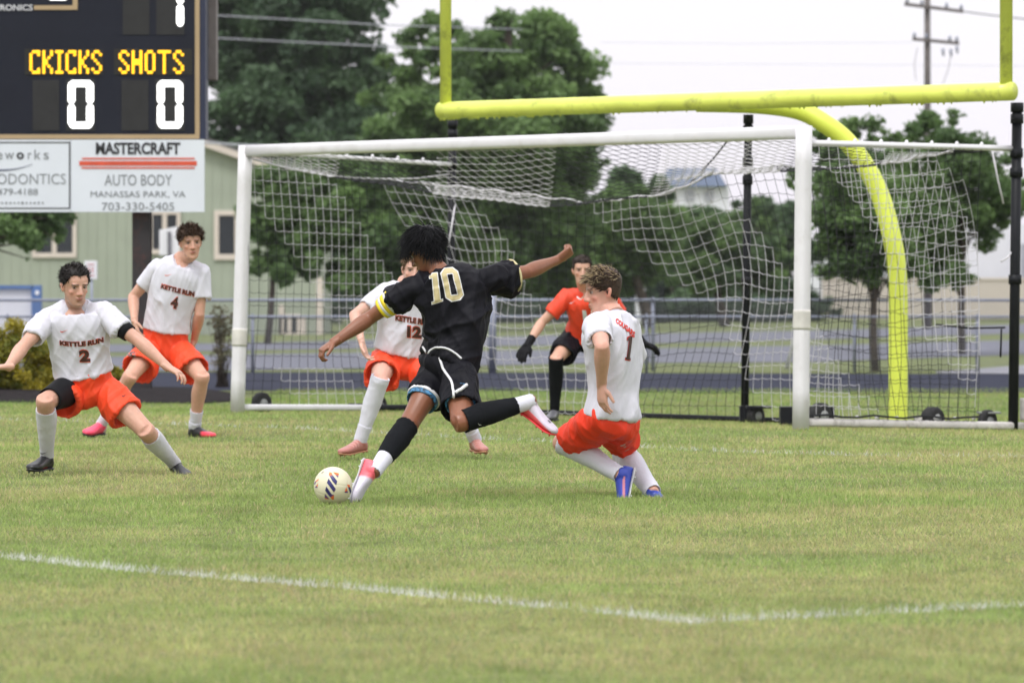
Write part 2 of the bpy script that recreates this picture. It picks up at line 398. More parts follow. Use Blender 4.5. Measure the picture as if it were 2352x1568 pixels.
tree('broadleaf_tree', gb(612, 118), 5.4, 0.07, [pb(640, 480, 118, 80, 90), pb(735, 470, 118, 90, 90), pb(620, 580, 118, 50, 60), pb(605, 520, 118, 50, 110), pb(700, 560, 118, 80, 80), pb(650, 420, 118, 70, 45), pb(680, 620, 117, 60, 50), pb(820, 540, 118, 90, 110), pb(900, 600, 119, 90, 80), pb(800, 640, 118, 70, 50), pb(760, 430, 118, 120, 70)],
     62000, 0.20, MD1, MD2, 13, 'leafy tree hanging in front of the green shed, seen through the left of the net', 'trees behind the goal', 300, 0.27)
tree('broadleaf_tree', gb(1480, 175), 5, 0.2, [pb(1450, 520, 175, 110, 110), pb(1400, 620, 176, 120, 80), pb(1530, 560, 177, 60, 80)],
     22000, 0.24, MD1, MD2, 14, 'rounded tree behind the middle of the net, left of the blue roof', 'trees behind the goal', 140, 0.28)
tree('broadleaf_tree', gb(1660, 182), 4.4, 0.18, [pb(1650, 580, 182, 90, 95), pb(1720, 540, 184, 80, 80), pb(1760, 610, 183, 70, 70), pb(1600, 640, 181, 60, 50)],
     20000, 0.24, DK1, MD2, 15, 'dense dark tree between the blue roof and the middle black pole', 'trees behind the goal', 140, 0.28)
tree('young_maple_tree', gb(2012, 76), 3.6, 0.052, [pb(2010, 480, 76, 110, 110), pb(1940, 420, 76, 75, 75), pb(2030, 600, 76, 90, 75), pb(1910, 560, 76, 60, 80), pb(2090, 400, 77, 80, 70), pb(1850, 400, 78, 60, 55), pb(1985, 540, 76, 120, 80), pb(2100, 520, 77, 70, 90)],
     26000, 0.105, MD1, MD2, 16, 'young maple with a thin dark trunk behind the right of the net', 'young trees along the fence', 150, 0.33, fork=0.3)
tree('young_maple_tree', gb(2215, 98), 4.6, 0.065, [pb(2200, 430, 98, 130, 110), pb(2130, 330, 98, 75, 85), pb(2265, 480, 98, 60, 90), pb(2165, 590, 98, 80, 70), pb(2180, 640, 97, 70, 45), pb(2200, 300, 98, 30, 60), pb(2000, 330, 100, 80, 55), pb(1900, 340, 101, 60, 50), pb(1960, 430, 101, 110, 80), pb(2310, 420, 100, 50, 70), pb(2100, 540, 99, 120, 80)],
     44000, 0.13, MD1, MD2, 17, 'wide green tree behind the curved yellow pole and the right black pole', 'young trees along the fence', 190, 0.30, fork=0.3)
tree('broadleaf_tree', gb(-190, 92), 4.5, 0.15, [pb(20, 500, 92, 130, 75), pb(120, 515, 92, 70, 35), pb(60, 560, 92, 25, 45), pb(-80, 520, 92, 80, 80)],
     9000, 0.13, MD1, MD2, 18, 'tree whose branches hang below the sponsor signs in front of the shed windows', None, 50, 0.30)
def bush(name, base, blobs, nleaf, size, c1, c2, seed, label, group=None, cat='bush', clumps=50, stems=10, sr=0.012):
    t = thing(name, base, label, cat, group); cc = crown('foliage', t, blobs, nleaf, size, c1, c2, seed, clumps, 0.36)
    bm = bmesh.new()
    for q in cc[::max(1, len(cc) // stems)]: tube(bm, [base + Vector((random.uniform(-.1, .1), 0, 0)), base.lerp(Vector(q), .5), Vector(q)], [sr, sr * .7, sr * .3], 5)
    link('stems', bm_mesh('stems', bm, True), m_bark, t); return t
for (px, Y, bl, sd, lb) in ((15, 53, [(10, 800, 85, 70), (35, 870, 80, 45)], 31, 'golden yellow bush at the left edge of the mulch bed'),
                            (115, 54, [(110, 845, 75, 60), (125, 885, 80, 35)], 32, 'golden green bush behind the lunging player with number 2'),
                            (235, 55, [(225, 868, 55, 40)], 33, 'small golden bush left of the scoreboard post')):
    base = onground(P(px, 900, Y).x, Y)
    bush('golden_bush', base, [pb(a, b, Y, c, d) for a, b, c, d in bl], 11000, 0.05, (0.14, 0.17, 0.025), (0.42, 0.34, 0.03), sd, lb, 'golden bushes in the mulch bed')
bush('bare_shrub', onground(P(510, 860, 63).x, 63), [pb(508, 745, 63, 34, 45), pb(512, 800, 63, 26, 50), pb(500, 830, 63, 20, 25)], 1100, 0.045, (0.11, 0.12, 0.06), (0.24, 0.21, 0.14), 34,
     'sparse brownish shrub left of the white goal post', None, 'shrub', 60, 40, 0.006)
# hedge, beyond the far road
m_hl = (0.04, 0.065, 0.04)
hb = [pb(px, 716, 205, 55, 24, 40) for px in range(730, 1880, 60)]
t = thing('hedge', Vector((hb[5][0][0], 205, -0.12)), 'long clipped dark hedge beyond the far road', 'hedge'); crown('foliage', t, hb, 40000, 0.16, m_hl, (0.085, 0.13, 0.07), 41, 380, 0.34)
WOOD = [(570, 560, 215, 120, 110), (700, 600, 215, 110, 120), (860, 560, 212, 110, 130), (1000, 600, 210, 110, 110), (1150, 620, 212, 110, 100), (1290, 580, 214, 110, 120), (1400, 640, 213, 90, 80), (1530, 670, 212, 80, 60), (1700, 660, 214, 100, 60), (1470, 480, 216, 90, 90), (1780, 520, 217, 80, 70), (1600, 530, 216, 70, 60)]
for k, (px, py, Yw, rx, rz) in enumerate(WOOD):
    tree('woodland_tree', gb(px, Yw), 5, 0.2, [pb(px, py, Yw, rx, rz), pb(px + 50, py + 50, Yw, rx * .8, rz * .6), pb(px - 40, py + 70, Yw, rx * .8, rz * .5), pb(px, 670, Yw, rx * .9, 60), pb(px + 60, 700, Yw - 3, rx * .8, 40)], 19000, 0.42, MD1 if k % 2 else DK1, DK2, 60 + k, 'dark woodland tree in the row behind the soccer goal, ' + ('far left', 'left, by the shed corner', 'left of the kicker', 'behind the kicker', 'right of the kicker', 'left of the goalkeeper', 'behind the gate pillars', 'low, right of the gate pillars', 'low, by the middle black pole', 'tall, left of the blue roof', 'right of the blue roof', 'just below the blue roof')[k], 'woodland row behind the goal', 110, 0.32)
hb = [pb(px, 650, 330, 90, 50, 40) for px in range(700, 1900, 90)] + [pb(px, 640, 330, 70, 60, 40) for px in range(1900, 2500, 90)]
t = thing('distant_trees', Vector((0, 330, -0.12)), 'far hazy row of trees along the skyline behind everything', 'tree row'); t2 = None
crown('foliage', t, hb, 30000, 0.5, (0.06, 0.10, 0.06), (0.12, 0.17, 0.10), 42, 200, 0.32)
t['kind'] = 'stuff'

# ================================================================== BUILDINGS
def slab(name, x0, x1, y0, y1, Y, depth, m, parent, bev=0.0):
    """upright box whose front face fills the picture rectangle (x0..x1, y0..y1) at distance Y"""
    a = P(x0, y1, Y); b = P(x1, y0, Y); bm = bmesh.new()
    box(bm, ((a.x + b.x) / 2, Y + depth / 2, (a.z + b.z) / 2), abs(b.x - a.x), depth, abs(b.z - a.z), None, bev)
    return link(name, bm_mesh(name, bm), m, parent)
m_green = mat('green_siding', (0.315, 0.350, 0.280), 0.8, 0.06, 1.0)
m_cream = mat('cream_trim', (0.60, 0.53, 0.47), 0.7, 0.05, 2)
m_glass = mat('dark_glass', (0.018, 0.022, 0.028), 0.15, 0.2, 0.7)
m_roof = mat('shed_roof', (0.10, 0.10, 0.10), 0.8, 0.1, 2)
YB = 146.0
shed = thing('green_shed', Vector((P(300, 760, YB).x, YB, -0.12)), 'long green shed with vertical siding, cream trimmed windows and a sloping roof edge', 'shed')
s = FPX / YB
def wall_top(px): return 330 + (px - 440) * (60 / 200) if px > 440 else 330 - 0 * px
# wall as vertical boards with recessed joints
bm_top = lambda px: min(1000, 338 + (px - 470) * 0.345)
step = 22; px = -260; bi = 0
while px < 736:
    e = min(px + step, 736); a = P(px, 772, YB); b = P(e, 772, YB); z0 = -0.12; za = P(px, bm_top(px), YB).z; zb = P(e, bm_top(e), YB).z
    g = 0.008; x0 = a.x + g / 2; x1 = b.x - g / 2; bm = bmesh.new()
    f = [bm.verts.new(q) for q in ((x0, YB, z0), (x1, YB, z0), (x1, YB, zb), (x0, YB, za), (x0, YB + .05, z0), (x1, YB + .05, z0), (x1, YB + .05, zb), (x0, YB + .05, za))]
    for q in ((0, 1, 2, 3), (1, 5, 6, 2), (4, 0, 3, 7), (3, 2, 6, 7)): bm.faces.new([f[i] for i in q])
    link('siding_board', bm_mesh('siding_board', bm), m_green, shed); px = e; bi += 1
bm = bmesh.new(); a = P(-260, 772, YB); b = P(736, 772, YB); za = P(-260, bm_top(-260), YB).z; zb = P(736, bm_top(736), YB).z
f = [bm.verts.new(q) for q in ((a.x, YB + .03, -.12), (b.x - .02, YB + .03, -.12), (b.x - .02, YB + .03, zb - .02), (a.x, YB + .03, za - .02), (a.x, YB + 9, -.12), (b.x - .02, YB + 9, -.12), (b.x - .02, YB + 9, zb - .02), (a.x, YB + 9, za - .02))]
for q in ((0, 1, 2, 3), (1, 5, 6, 2), (4, 0, 3, 7), (3, 2, 6, 7), (5, 4, 7, 6)): bm.faces.new([f[i] for i in q])
link('wall', bm_mesh('wall', bm), m_green, shed)
bm = bmesh.new()
for k, (dz, th, dy) in enumerate(((0.10, 0.20, -0.30),)):
    A = P(300, bm_top(300) - 8, YB); B = P(745, bm_top(745) - 8, YB); d = (B - A); ang = math.atan2(d.z, d.x); M = Matrix.Rotation(-ang, 3, 'Y')
    box(bm, (A + B) / 2 + Vector((0, -0.15, 0)), d.length, 0.35, 0.20, M)
link('roof_edge', bm_mesh('roof_edge', bm), m_cream, shed)
bm = bmesh.new(); box(bm, (A + B) / 2 + Vector((0, 4.9, 0.16)), d.length + .2, 10.0, 0.10, M); link('roof', bm_mesh('roof', bm), m_roof, shed)
def window(x0, x1, y0, y1, mull=1, Y=YB, par=None, fw=9):
    par = par or shed; w = thing_part = bpy.data.objects.new('window', None); COL.objects.link(w); w.parent = par; w.matrix_parent_inverse = par.matrix_world.inverted(); w.location = P((x0 + x1) / 2, y1, Y)
    bpy.context.view_layer.update()
    bmf = bmesh.new()
    def rb(a0, a1, b0, b1):
        p = P(a0, b1, Y); q = P(a1, b0, Y); box(bmf, ((p.x + q.x) / 2, Y - 0.03, (p.z + q.z) / 2), q.x - p.x, 0.10, q.z - p.z, None, 0.008)
    rb(x0, x1, y0, y0 + fw); rb(x0, x1, y1 - fw - 2, y1); rb(x0, x0 + fw, y0 + fw, y1 - fw - 2); rb(x1 - fw, x1, y0 + fw, y1 - fw - 2)
    for k in range(mull):
        c = x0 + (x1 - x0) * (k + 1) / (mull + 1); rb(c - fw * .6, c + fw * .6, y0 + fw, y1 - fw - 2)
    link('frame', bm_mesh('frame', bmf), m_cream, w)
    bmg = bmesh.new(); p = P(x0 + 2, y1 - 2, Y); q = P(x1 - 2, y0 + 2, Y); box(bmg, ((p.x + q.x) / 2, Y - 0.006, (p.z + q.z) / 2), q.x - p.x, 0.02, q.z - p.z); link('pane', bm_mesh('pane', bmg), m_glass, w)
window(74, 176, 488, 592); window(342, 415, 484, 584); window(492, 550, 484, 597, 0, fw=11)
window(640, 690, 722, 775, 1, fw=8)
slab('corner_post', 727, 741, 638, 790, YB - .08, 0.2, m_cream, shed); slab('door_frame', 690, 702, 726, 790, YB - .06, 0.1, m_cream, shed); slab('door_frame', 640, 652, 700, 790, YB - .08, 0.1, m_cream, shed)
# tan wall and white hall on the right
YR = 222
hall = thing('white_hall', Vector((P(2300, 740, YR + 3).x, YR + 3, -0.12)), 'white hall with a grey window rising behind the beige wall at the right edge', 'building')
m_white = mat('white_wall', (0.66, 0.67, 0.72), 0.7, 0.05, 0.5); m_tan = mat('beige_wall', (0.50, 0.45, 0.40), 0.8, 0.05, 0.5); m_gry = mat('grey_window', (0.33, 0.34, 0.38), 0.3, 0.1, 1)
slab('wall', 2215, 2600, 515, 732, YR + 3, 8, m_white, hall); slab('window', 2344, 2380, 560, 640, YR + 2.96, 0.05, m_gry, hall); slab('downpipe', 2318, 2330, 520, 640, YR + 2.9, 0.1, m_white, hall)
tw = thing('beige_wall', Vector((P(2150, 740, YR).x, YR, -0.12)), 'low beige wall beyond the far road on the right', 'wall')
slab('wall', 1890, 2700, 643, 732, YR, 1.0, m_tan, tw); slab('wall_cap', 1886, 2704, 638, 643, YR - .05, 1.1, m_cream, tw)
w2 = thing('white_building', Vector((P(1950, 640, 250).x, 250, -0.12)), 'white building seen between the young maples beside the right goal post', 'building')
slab('wall', 1845, 2060, 585, 720, 250, 8, m_white, w2); slab('roof', 1840, 2066, 575, 585, 249.8, 8.4, m_gry, w2)
for q in range(4): slab('window', 1862 + q * 48, 1884 + q * 48, 605, 632, 249.95, 0.05, m_gry, w2)
bl = thing('blue_roofed_building', Vector((P(1580, 640, 300).x, 300, -0.12)), 'white building with a blue roof showing through the net above the middle trees', 'building')
slab('wall', 1500, 1675, 425, 700, 300, 10, m_white, bl)
m_blue = mat('blue_roof', (0.045, 0.075, 0.135), 0.6, 0.1, 0.5)
A = P(1508, 428, 299.5); B = P(1670, 428, 299.5); C = P(1645, 386, 306); D_ = P(1535, 386, 306); bm = bmesh.new()
f = [bm.verts.new(q) for q in (A, B, C, D_)]; g2 = [bm.verts.new(q + Vector((0, 10, -0.3))) for q in (A, B, C, D_)]
bm.faces.new(f); bm.faces.new(list(reversed(g2)))
for i in range(4): bm.faces.new((f[i], g2[i], g2[(i + 1) % 4], f[(i + 1) % 4]))
link('roof', bm_mesh('roof', bm), m_blue, bl)
for q in range(3): slab('window', 1530 + q * 44, 1550 + q * 44, 438, 462, 299.9, 0.05, m_gry, bl)
# gate pillars
for px, y0, lb in ((1406, 596, 'left one of two white gate pillars behind the goalkeeper'), (1471, 590, 'right one of two white gate pillars, next to the dark gate')):
    t = thing('gate_pillar', Vector((P(px, 700, 198).x, 198, -.12)), lb, 'pillar', 'white gate pillars'); slab('shaft', px - 11, px + 11, y0 + 5, 742, 198, 0.42, m_white, t, 0.02); slab('cap', px - 13, px + 13, y0, y0 + 5, 197.96, 0.5, m_cream, t, 0.01)
t = thing('dark_gate', Vector((P(1490, 700, 199).x, 199, -.12)), 'dark metal gate beside the white pillars beyond the far road', 'gate')
for q in range(9): slab('bar', 1420 + q * 9, 1423 + q * 9, 610, 735, 199, 0.05, m_glass, t)
slab('rail', 1418, 1496, 612, 618, 198.9, .05, m_glass, t); slab('rail', 1418, 1496, 715, 721, 198.9, .05, m_glass, t)
for q in range(5): slab('bar', 1484 + q * 9, 1488 + q * 9, 625, 735, 199, 0.05, m_glass, t)

# parked cars, far behind the net
def car(cx, yb, Y, L, label, col, teal):
    s = FPX / Y; base = P(cx, yb, Y); base.z = -0.12
    t = thing('parked_car', base, label, 'car', 'cars parked beyond the far road')
    bm = bmesh.new(); prof = [(-.5, .18), (-.5, .42), (-.46, .52), (-.27, .56), (-.16, .82), (.12, .84), (.27, .58), (.46, .50), (.5, .40), (.5, .18)]
    H = 1.75; rows = []
    for yy in (0, .12, 1.5, 1.62):
        ins = 0.04 if yy in (0, 1.62) else 0; rows.append([bm.verts.new((base.x + a * L * (1 - ins), Y + yy, base.z + b * H - (ins if b > .5 else 0))) for a, b in prof])
    for a, b in zip(rows, rows[1:]):
        for i in range(len(prof)): j = (i + 1) % len(prof); bm.faces.new((a[i], a[j], b[j], b[i]))
    bm.faces.new(list(reversed(rows[0]))); bm.faces.new(rows[-1]); link('body', bm_mesh('body', bm), col, t)
    for k in (-.3, .3):
        bm = bmesh.new(); tube(bm, [(base.x + k * L, Y - .03, base.z + .31), (base.x + k * L, Y + .2, base.z + .31)], .31, 16); link('wheel', bm_mesh('wheel', bm), m_glass, t)
    for x0, x1 in ((-.13, .0), (.02, .17)):
        bm = bmesh.new(); box(bm, (base.x + (x0 + x1) / 2 * L, Y + .02, base.z + H * .69), (x1 - x0) * L * .9, .04, H * .19, None, .01); link('window', bm_mesh('window', bm), teal, t)
m_carw = mat('white_car_paint', (0.72, 0.73, 0.77), 0.25, 0.03, 1); m_carr = mat('dusty_pink_car_paint', (0.32, 0.22, 0.21), 0.3, 0.03, 1); m_teal = mat('tinted_glass', (0.10, 0.20, 0.21), 0.1, 0.1, 1)
# a raised car park carries them
slab_t = thing('car_park_bank', Vector((P(1700, 700, 214).x, 214, -.12)), 'low grassy bank behind the hedge that carries the parked cars', 'bank'); slab('bank', 1380, 1900, 697, 740, 214, 12, m_soil, slab_t)
for args in ((1785, 697, 220, 4.3, 'white car with tinted windows beyond the hedge, left of the right goal post', m_carw), (1560, 697, 221, 4.0, 'dusty pink car beyond the hedge, right of the number 1 player', m_carr)):
    cx_, yb_, Y_, L_, lb_, mt_ = args; car(cx_, yb_, Y_, L_, lb_, mt_, m_teal)
for o in list(bpy.data.objects):
    if o.name.startswith('parked_car') and o.type == 'EMPTY': o.location.z += 0.72; 

# ================================================================== FENCES
m_galv = mat('galvanised_steel', (0.24, 0.26, 0.33), 0.45, 0.12, 3, metal=0.35)
m_wire = mat('fence_wire', (0.17, 0.18, 0.21), 0.5, 0.1, 3, metal=0.3)
def fence(Y, topz, x0, x1, posts, pr, label, railr, dark=False):
    z0 = -0.12; t = thing('chain_link_fence', Vector(((x0 + x1) / 2, Y, z0)), label, 'fence', None)
    bm = bmesh.new(); tube(bm, [(x0, Y, topz), (x1, Y, topz)], railr, 8); link('top_rail', bm_mesh('top_rail', bm, True), m_galv, t)
    for px in posts:
        x = P(px, 700, Y).x; bm = bmesh.new(); tube(bm, [(x, Y + .03, z0), (x, Y + .03, topz + .02)], pr, 10); tube(bm, [(x, Y + .03, topz + .02), (x, Y + .03, topz + .05)], [pr, pr * .3], 10)
        link('post', bm_mesh('post', bm, True), m_galv, t)
    cell = 0.062; H = topz - z0 - .03; V = []; Fc = []; nw = int((x1 - x0 + H) / cell); r = 0.0022
    for sgn in (1, -1):
        for i in range(nw):
            xa = x0 - (H if sgn > 0 else 0) + i * cell; xb = xa + sgn * H; za, zb = z0 + .02, z0 + .02 + H
            b = len(V); yy = Y - .03 + sgn * .002
            for (xx, zz) in ((xa, za), (xb, zb)):
                V += [(xx - r, yy, zz), (xx + r, yy, zz), (xx, yy - 2 * r, zz)]
            for k in range(3): Fc.append((b + k, b + (k + 1) % 3, b + 3 + (k + 1) % 3, b + 3 + k))
    link('wire_mesh', np_mesh('wire_mesh', V, Fc), m_wire, t, 'stuff'); return t
fence(76.5, 1.055, -11, 11, (-210, 190, 1128, 1500, 2078, 2600), 0.032, 'higher chain link fence along the far side of the running track', 0.024)
fence(75.0, 0.79, -11, 11, (17, 580, 1485, 1963, 2245), 0.026, 'lower chain link fence rail in front of the higher fence by the track', 0.019)
bm = bmesh.new(); x = P(1131, 700, 74.2).x; tube(bm, [(x, 74.2, -.12), (x, 74.2, 1.30)], 0.06, 12); tube(bm, [(x, 74.2, 1.30), (x, 74.2, 1.345)], [.066, .03], 12)
tag(link('gate_post', bm_mesh('gate_post', bm, True), m_galv), 'thick grey metal post at the fence behind the kicking player', 'post')
bm = bmesh.new(); a = P(1848, 700, 79); b = P(1806, 748, 79); b.z = -.12; a.z = .98; tube(bm, [a, b], .035, 8)
tag(link('brace_pole', bm_mesh('brace_pole', bm, True), mat('pale_grey_paint', (.5, .5, .52), .6)), 'slanting pale pole behind the fence left of the right goal post', 'pole')

# signs, shed box at left
m_signw = mat('sign_white', (0.74, 0.74, 0.77), 0.4, 0.03, 2)
t = thing('parking_sign', Vector((P(208, 700, 80).x, 80, -.12)), 'small white parking sign with faint red lettering above the number 2 player', 'sign')
bm = bmesh.new(); tube(bm, [(P(212, 700, 80).x, 80, -.12), (P(210, 600, 80).x, 80, 1.7)], .022, 8); link('post', bm_mesh('post', bm, True), m_galv, t)
slab('panel', 194, 223, 599, 641, 79.95, .015, m_signw, t, .004)
m_redl = mat('faded_red', (.62, .28, .27), .6)
for a, b, c, d in ((200, 217, 606, 608), (200, 217, 632, 634), (203, 206, 613, 626), (211, 214, 613, 626)): slab('marking', a, b, c, d, 79.94, .004, m_redl, t)
t = thing('reversed_sign', Vector((P(390, 700, 100).x, 100, -.12)), 'tilted pale sign board seen from behind in front of the middle shed window', 'sign')
bm = bmesh.new(); tube(bm, [(P(390, 700, 100).x, 99.95, -.12), (P(389, 532, 100).x, 99.95, P(389, 532, 100).z)], .04, 8); link('post', bm_mesh('post', bm, True), mat('dark_post', (.08, .08, .09), .6), t)
bm = bmesh.new(); q = [P(366, 528, 100), P(412, 519, 100), P(412, 586, 100), P(366, 586, 100)]; f = [bm.verts.new(v) for v in q]; g2 = [bm.verts.new(v + Vector((0, .02, 0))) for v in q]
bm.faces.new(f); bm.faces.new(list(reversed(g2)))
for i in range(4): bm.faces.new((f[i], g2[i], g2[(i + 1) % 4], f[(i + 1) % 4]))
link('panel', bm_mesh('panel', bm), m_signw, t)
t = thing('equipment_locker', Vector((P(30, 700, 105).x, 105, -.12)), 'white and blue storage locker behind the fence at the left edge', 'locker')
m_bluep = mat('blue_paint', (.075, .15, .34), .5, .08, 2)
slab('body', -90, 74, 662, 805, 105, 1.2, m_white, t, .01); slab('corner_post', 72, 94, 655, 805, 104.9, .3, m_bluep, t, .01); slab('top_edge', -92, 76, 655, 663, 104.9, .3, m_bluep, t); 
bm = bmesh.new(); c = P(85, 672, 104.88); tube(bm, [c, c + Vector((0, .02, 0))], .05, 12); link('emblem', bm_mesh('emblem', bm), m_signw, t)

# ================================================================== UTILITY POLE AND LINES
m_wood = mat('weathered_pole_wood', (0.13, 0.115, 0.11), 0.9, 0.2, 3)
YU = 170; s = FPX / YU
up = thing('utility_pole', Vector((P(2131, 700, YU).x, YU, -.12)), 'wooden utility pole with two cross arms above the yellow crossbar', 'utility pole')
bm = bmesh.new(); tube(bm, [(P(2131, 700, YU).x, YU, -.12), P(2130, 190, YU), P(2130, -40, YU)], [.16, .12, .11], 10); link('pole', bm_mesh('pole', bm, True), m_wood, up)
bm = bmesh.new(); tube(bm, [(P(2131, 700, YU).x, YU, -.12), P(2131, 690, YU)], .3, 10); 
bm.free()
def arm(x0, y0, x1, y1, ins):
    bm = bmesh.new(); a = P(x0, y0, YU - .2); b = P(x1, y1, YU - .2); d = b - a; M = Matrix.Rotation(-math.atan2(d.z, d.x), 3, 'Y'); box(bm, (a + b) / 2, d.length, .1, .12, M)
    link('crossarm', bm_mesh('crossarm', bm), m_wood, up)
    for k in ins:
        p = a.lerp(b, k); bm = bmesh.new(); tube(bm, [p + Vector((0, 0, .05)), p + Vector((0, 0, .12)), p + Vector((0, 0, .2)), p + Vector((0, 0, .26))], [.03, .07, .05, .02], 8); link('insulator', bm_mesh('insulator', bm, True), m_galv, up)
arm(2077, 10, 2212, 27, (.05, .3, .72, .97)); arm(2096, 90, 2203, 100, (.04, .3, .8, .95))
for px, py in ((2166, 112), (2184, 113), (2198, 106)):
    bm = bmesh.new(); c = P(px, py, YU - .3); tube(bm, [c, c + Vector((0, 0, -.12)), c + Vector((.02, 0, -.28))], [.06, .05, .03], 8); link('fuse_holder', bm_mesh('fuse_holder', bm, True), m_galv, up)
for pts in ([(2107, 110), (2100, 150), (2104, 185)], [(2185, 120), (2178, 160), (2165, 195)]):
    bm = bmesh.new(); tube(bm, [P(a, b, YU - .2) for a, b in pts], .012, 5); link('drop_wire', bm_mesh('drop_wire', bm), m_wood, up)
m_cable = mat('cable_grey', (.35, .36, .40), .5); m_cabled = mat('cable_dark', (.11, .11, .12), .6)
for pts, Y, r, mt, lb in (([(300, 15), (500, 36), (680, 46), (860, 57), (1200, 68)], 150, .020, m_cable, 'upper grey overhead cable crossing the dark tree beside the scoreboard'),
                      ([(300, 75), (500, 88), (700, 98), (900, 108), (1200, 118)], 150, .020, m_cable, 'lower grey overhead cable crossing the dark tree beside the scoreboard'),
                      ([(400, 324), (472, 328), (560, 334), (700, 338)], 140, .04, m_cable, 'overhead cable leaving the scoreboard just above the shed roof'),
                      ([(2212, 27), (2280, 36), (2352, 44), (2700, 70)], 169.8, .025, m_cabled, 'dark overhead wire running right from the top of the utility pole'),
                      ([(1380, 98), (1700, 101), (2096, 98)], 169.8, .006, m_cable, 'very thin pale wire across the sky above the crossbar'),
                      ([(1380, 146), (1800, 148), (2352, 152)], 171, .006, m_cable, 'lowest thin pale wire across the sky above the crossbar')):
    bm = bmesh.new(); tube(bm, [P(a, b, Y) for a, b in pts], r, 6); tag(link('overhead_wire', bm_mesh('overhead_wire', bm, True), mt), lb, 'wire', 'overhead wires')
# ================================================================== SCOREBOARD
m_navy = mat('scoreboard_navy', (0.012, 0.014, 0.024), 0.6, 0.1, 2, spec=.2); m_tanb = mat('scoreboard_tan_trim', (0.40, 0.29, 0.165), 0.5, 0.05, 2)
m_navs = mat('scoreboard_side_blue', (0.016, 0.022, 0.055), 0.5, 0.1, 2)
m_unlit = mat('unlit_digit_panel', (0.030, 0.030, 0.031), 0.6, 0.1, 6, spec=.2); m_ledbg = mat('led_black', (0.008, 0.007, 0.004), 0.5, 0.1, 6)
m_ledw = mat('led_white', (0.9, 0.9, 0.9), 0.4, emit=(1, 1, 1), estr=1.6); m_leda = mat('led_amber', (0.9, 0.5, 0.02), 0.4, emit=(1.0, 0.50, 0.012), estr=1.25)
YS = 57.0
sb = thing('scoreboard', Vector((P(200, 890, YS).x, YS + .2, float(gz(-4.7, 57)))), 'dark scoreboard with tan trim, amber CKICKS and SHOTS, two lit zeros, on a dark post', 'scoreboard')
slab('cabinet', -700, 458, -260, 319, YS, .40, m_navy, sb)
slab('side_panel', 458, 472, -260, 319, YS + .01, .5, m_navs, sb)
slab('trim', 448, 458, -260, 309, YS - .012, .02, m_tanb, sb); slab('trim', -700, 458, 309, 319, YS - .012, .02, m_tanb, sb)
slab('trim', 78, 178, 13, 23, YS - .012, .02, m_tanb, sb); slab('trim', 167, 178, -260, 13, YS - .012, .02, m_tanb, sb)
for a, b, c, d in ((282, 343, -60, 80), (359, 423, -60, 80), (75, 136, 184, 300), (152, 218, 182, 300), (279, 341, 184, 300), (357, 424, 182, 300)): slab('digit_panel', a, b, c, d, YS - .008, .012, m_unlit, sb)
for a, b in ((57, 236), (262, 441)): slab('word_panel', a, b, 113, 172, YS - .008, .012, m_ledbg, sb)
def flat(name, v2, f, x0, x1, y0, y1, Y, m, parent, kind=None):
    vs = [P(x0 + (x1 - x0) * a, y1 + (y0 - y1) * b, Y) for a, b in v2]
    me = bpy.data.meshes.new(name); me.from_pydata(vs, [], f); o = link(name, me, m, parent, kind)
    # thickness
    bm = bmesh.new(); bm.from_mesh(me); r = bmesh.ops.extrude_face_region(bm, geom=bm.faces[:]); 
    for v in r['geom']:
        if isinstance(v, bmesh.types.BMVert): v.co.y += 0.003
    bmesh.ops.recalc_face_normals(bm, faces=bm.faces[:]); bm.to_mesh(me); bm.free(); return o
def seg_digit(x0, x1, y0, y1, segs, label=None):
    """segment digit: a..g strokes with chamfered ends, each stroke a lit bar"""
    w = 13.5; ch = 6; ym = (y0 + y1) / 2; g = 1.2; P_ = []
    L, R = x0, x1
    if 'a' in segs: P_.append([(L + 9, y0), (R - 9, y0), (R - 3, y0 + 6), (R - w + 2, y0 + w + 1), (L + w - 2, y0 + w + 1), (L + 3, y0 + 6)])
    if 'd' in segs: P_.append([(L + w - 2, y1 - w - 1), (R - w + 2, y1 - w - 1), (R - 3, y1 - 6), (R - 9, y1), (L + 9, y1), (L + 3, y1 - 6)])
    def vert(X0, X1, a, b): return [(X0 + 3, a), (X1 - 3, a), (X1, a + 5), (X1, b - 7), (X1 - 5, b), (X0 + 5, b), (X0, b - 7), (X0, a + 5)]
    if 'f' in segs: P_.append(vert(L, L + w + 3, y0 + 5, ym - g))
    if 'b' in segs: P_.append(vert(R - w - 3, R, y0 + 5, ym - g))
    if 'e' in segs: P_.append(vert(L, L + w + 3, ym + g, y1 - 5))
    if 'c' in segs: P_.append(vert(R - w - 3, R, ym + g, y1 - 5))
    for k, p in enumerate(P_):
        v = [((a - x0) / (x1 - x0), (y1 - b) / (y1 - y0)) for a, b in p]; flat('lit_segment', v, [tuple(range(len(p)))], x0, x1, y0, y1, YS - .016 - .0012 * k, m_ledw, sb)
seg_digit(156, 215, 185, 295, 'abcdef'); seg_digit(361, 420, 185, 295, 'abcdef'); seg_digit(363, 422, -43, 66, 'bc'); seg_digit(106, 160, -105, 1, 'd')
GL5 = {'C': ["01110", "10001", "10000", "10000", "10000", "10000", "10001", "01110"], 'K': ["10001", "10010", "10100", "11000", "11000", "10100", "10010", "10001"],
       'I': ["111", "010", "010", "010", "010", "010", "010", "111"], 'S': ["01110", "10001", "10000", "01100", "00110", "00001", "10001", "01110"],
       'H': ["1001", "1001", "1001", "1111", "1111", "1001", "1001", "1001"], 'O': ["0110", "1001", "1001", "1001", "1001", "1001", "1001", "0110"], 'T': ["11111", "00100", "00100", "00100", "00100", "00100", "00100", "00100"]}
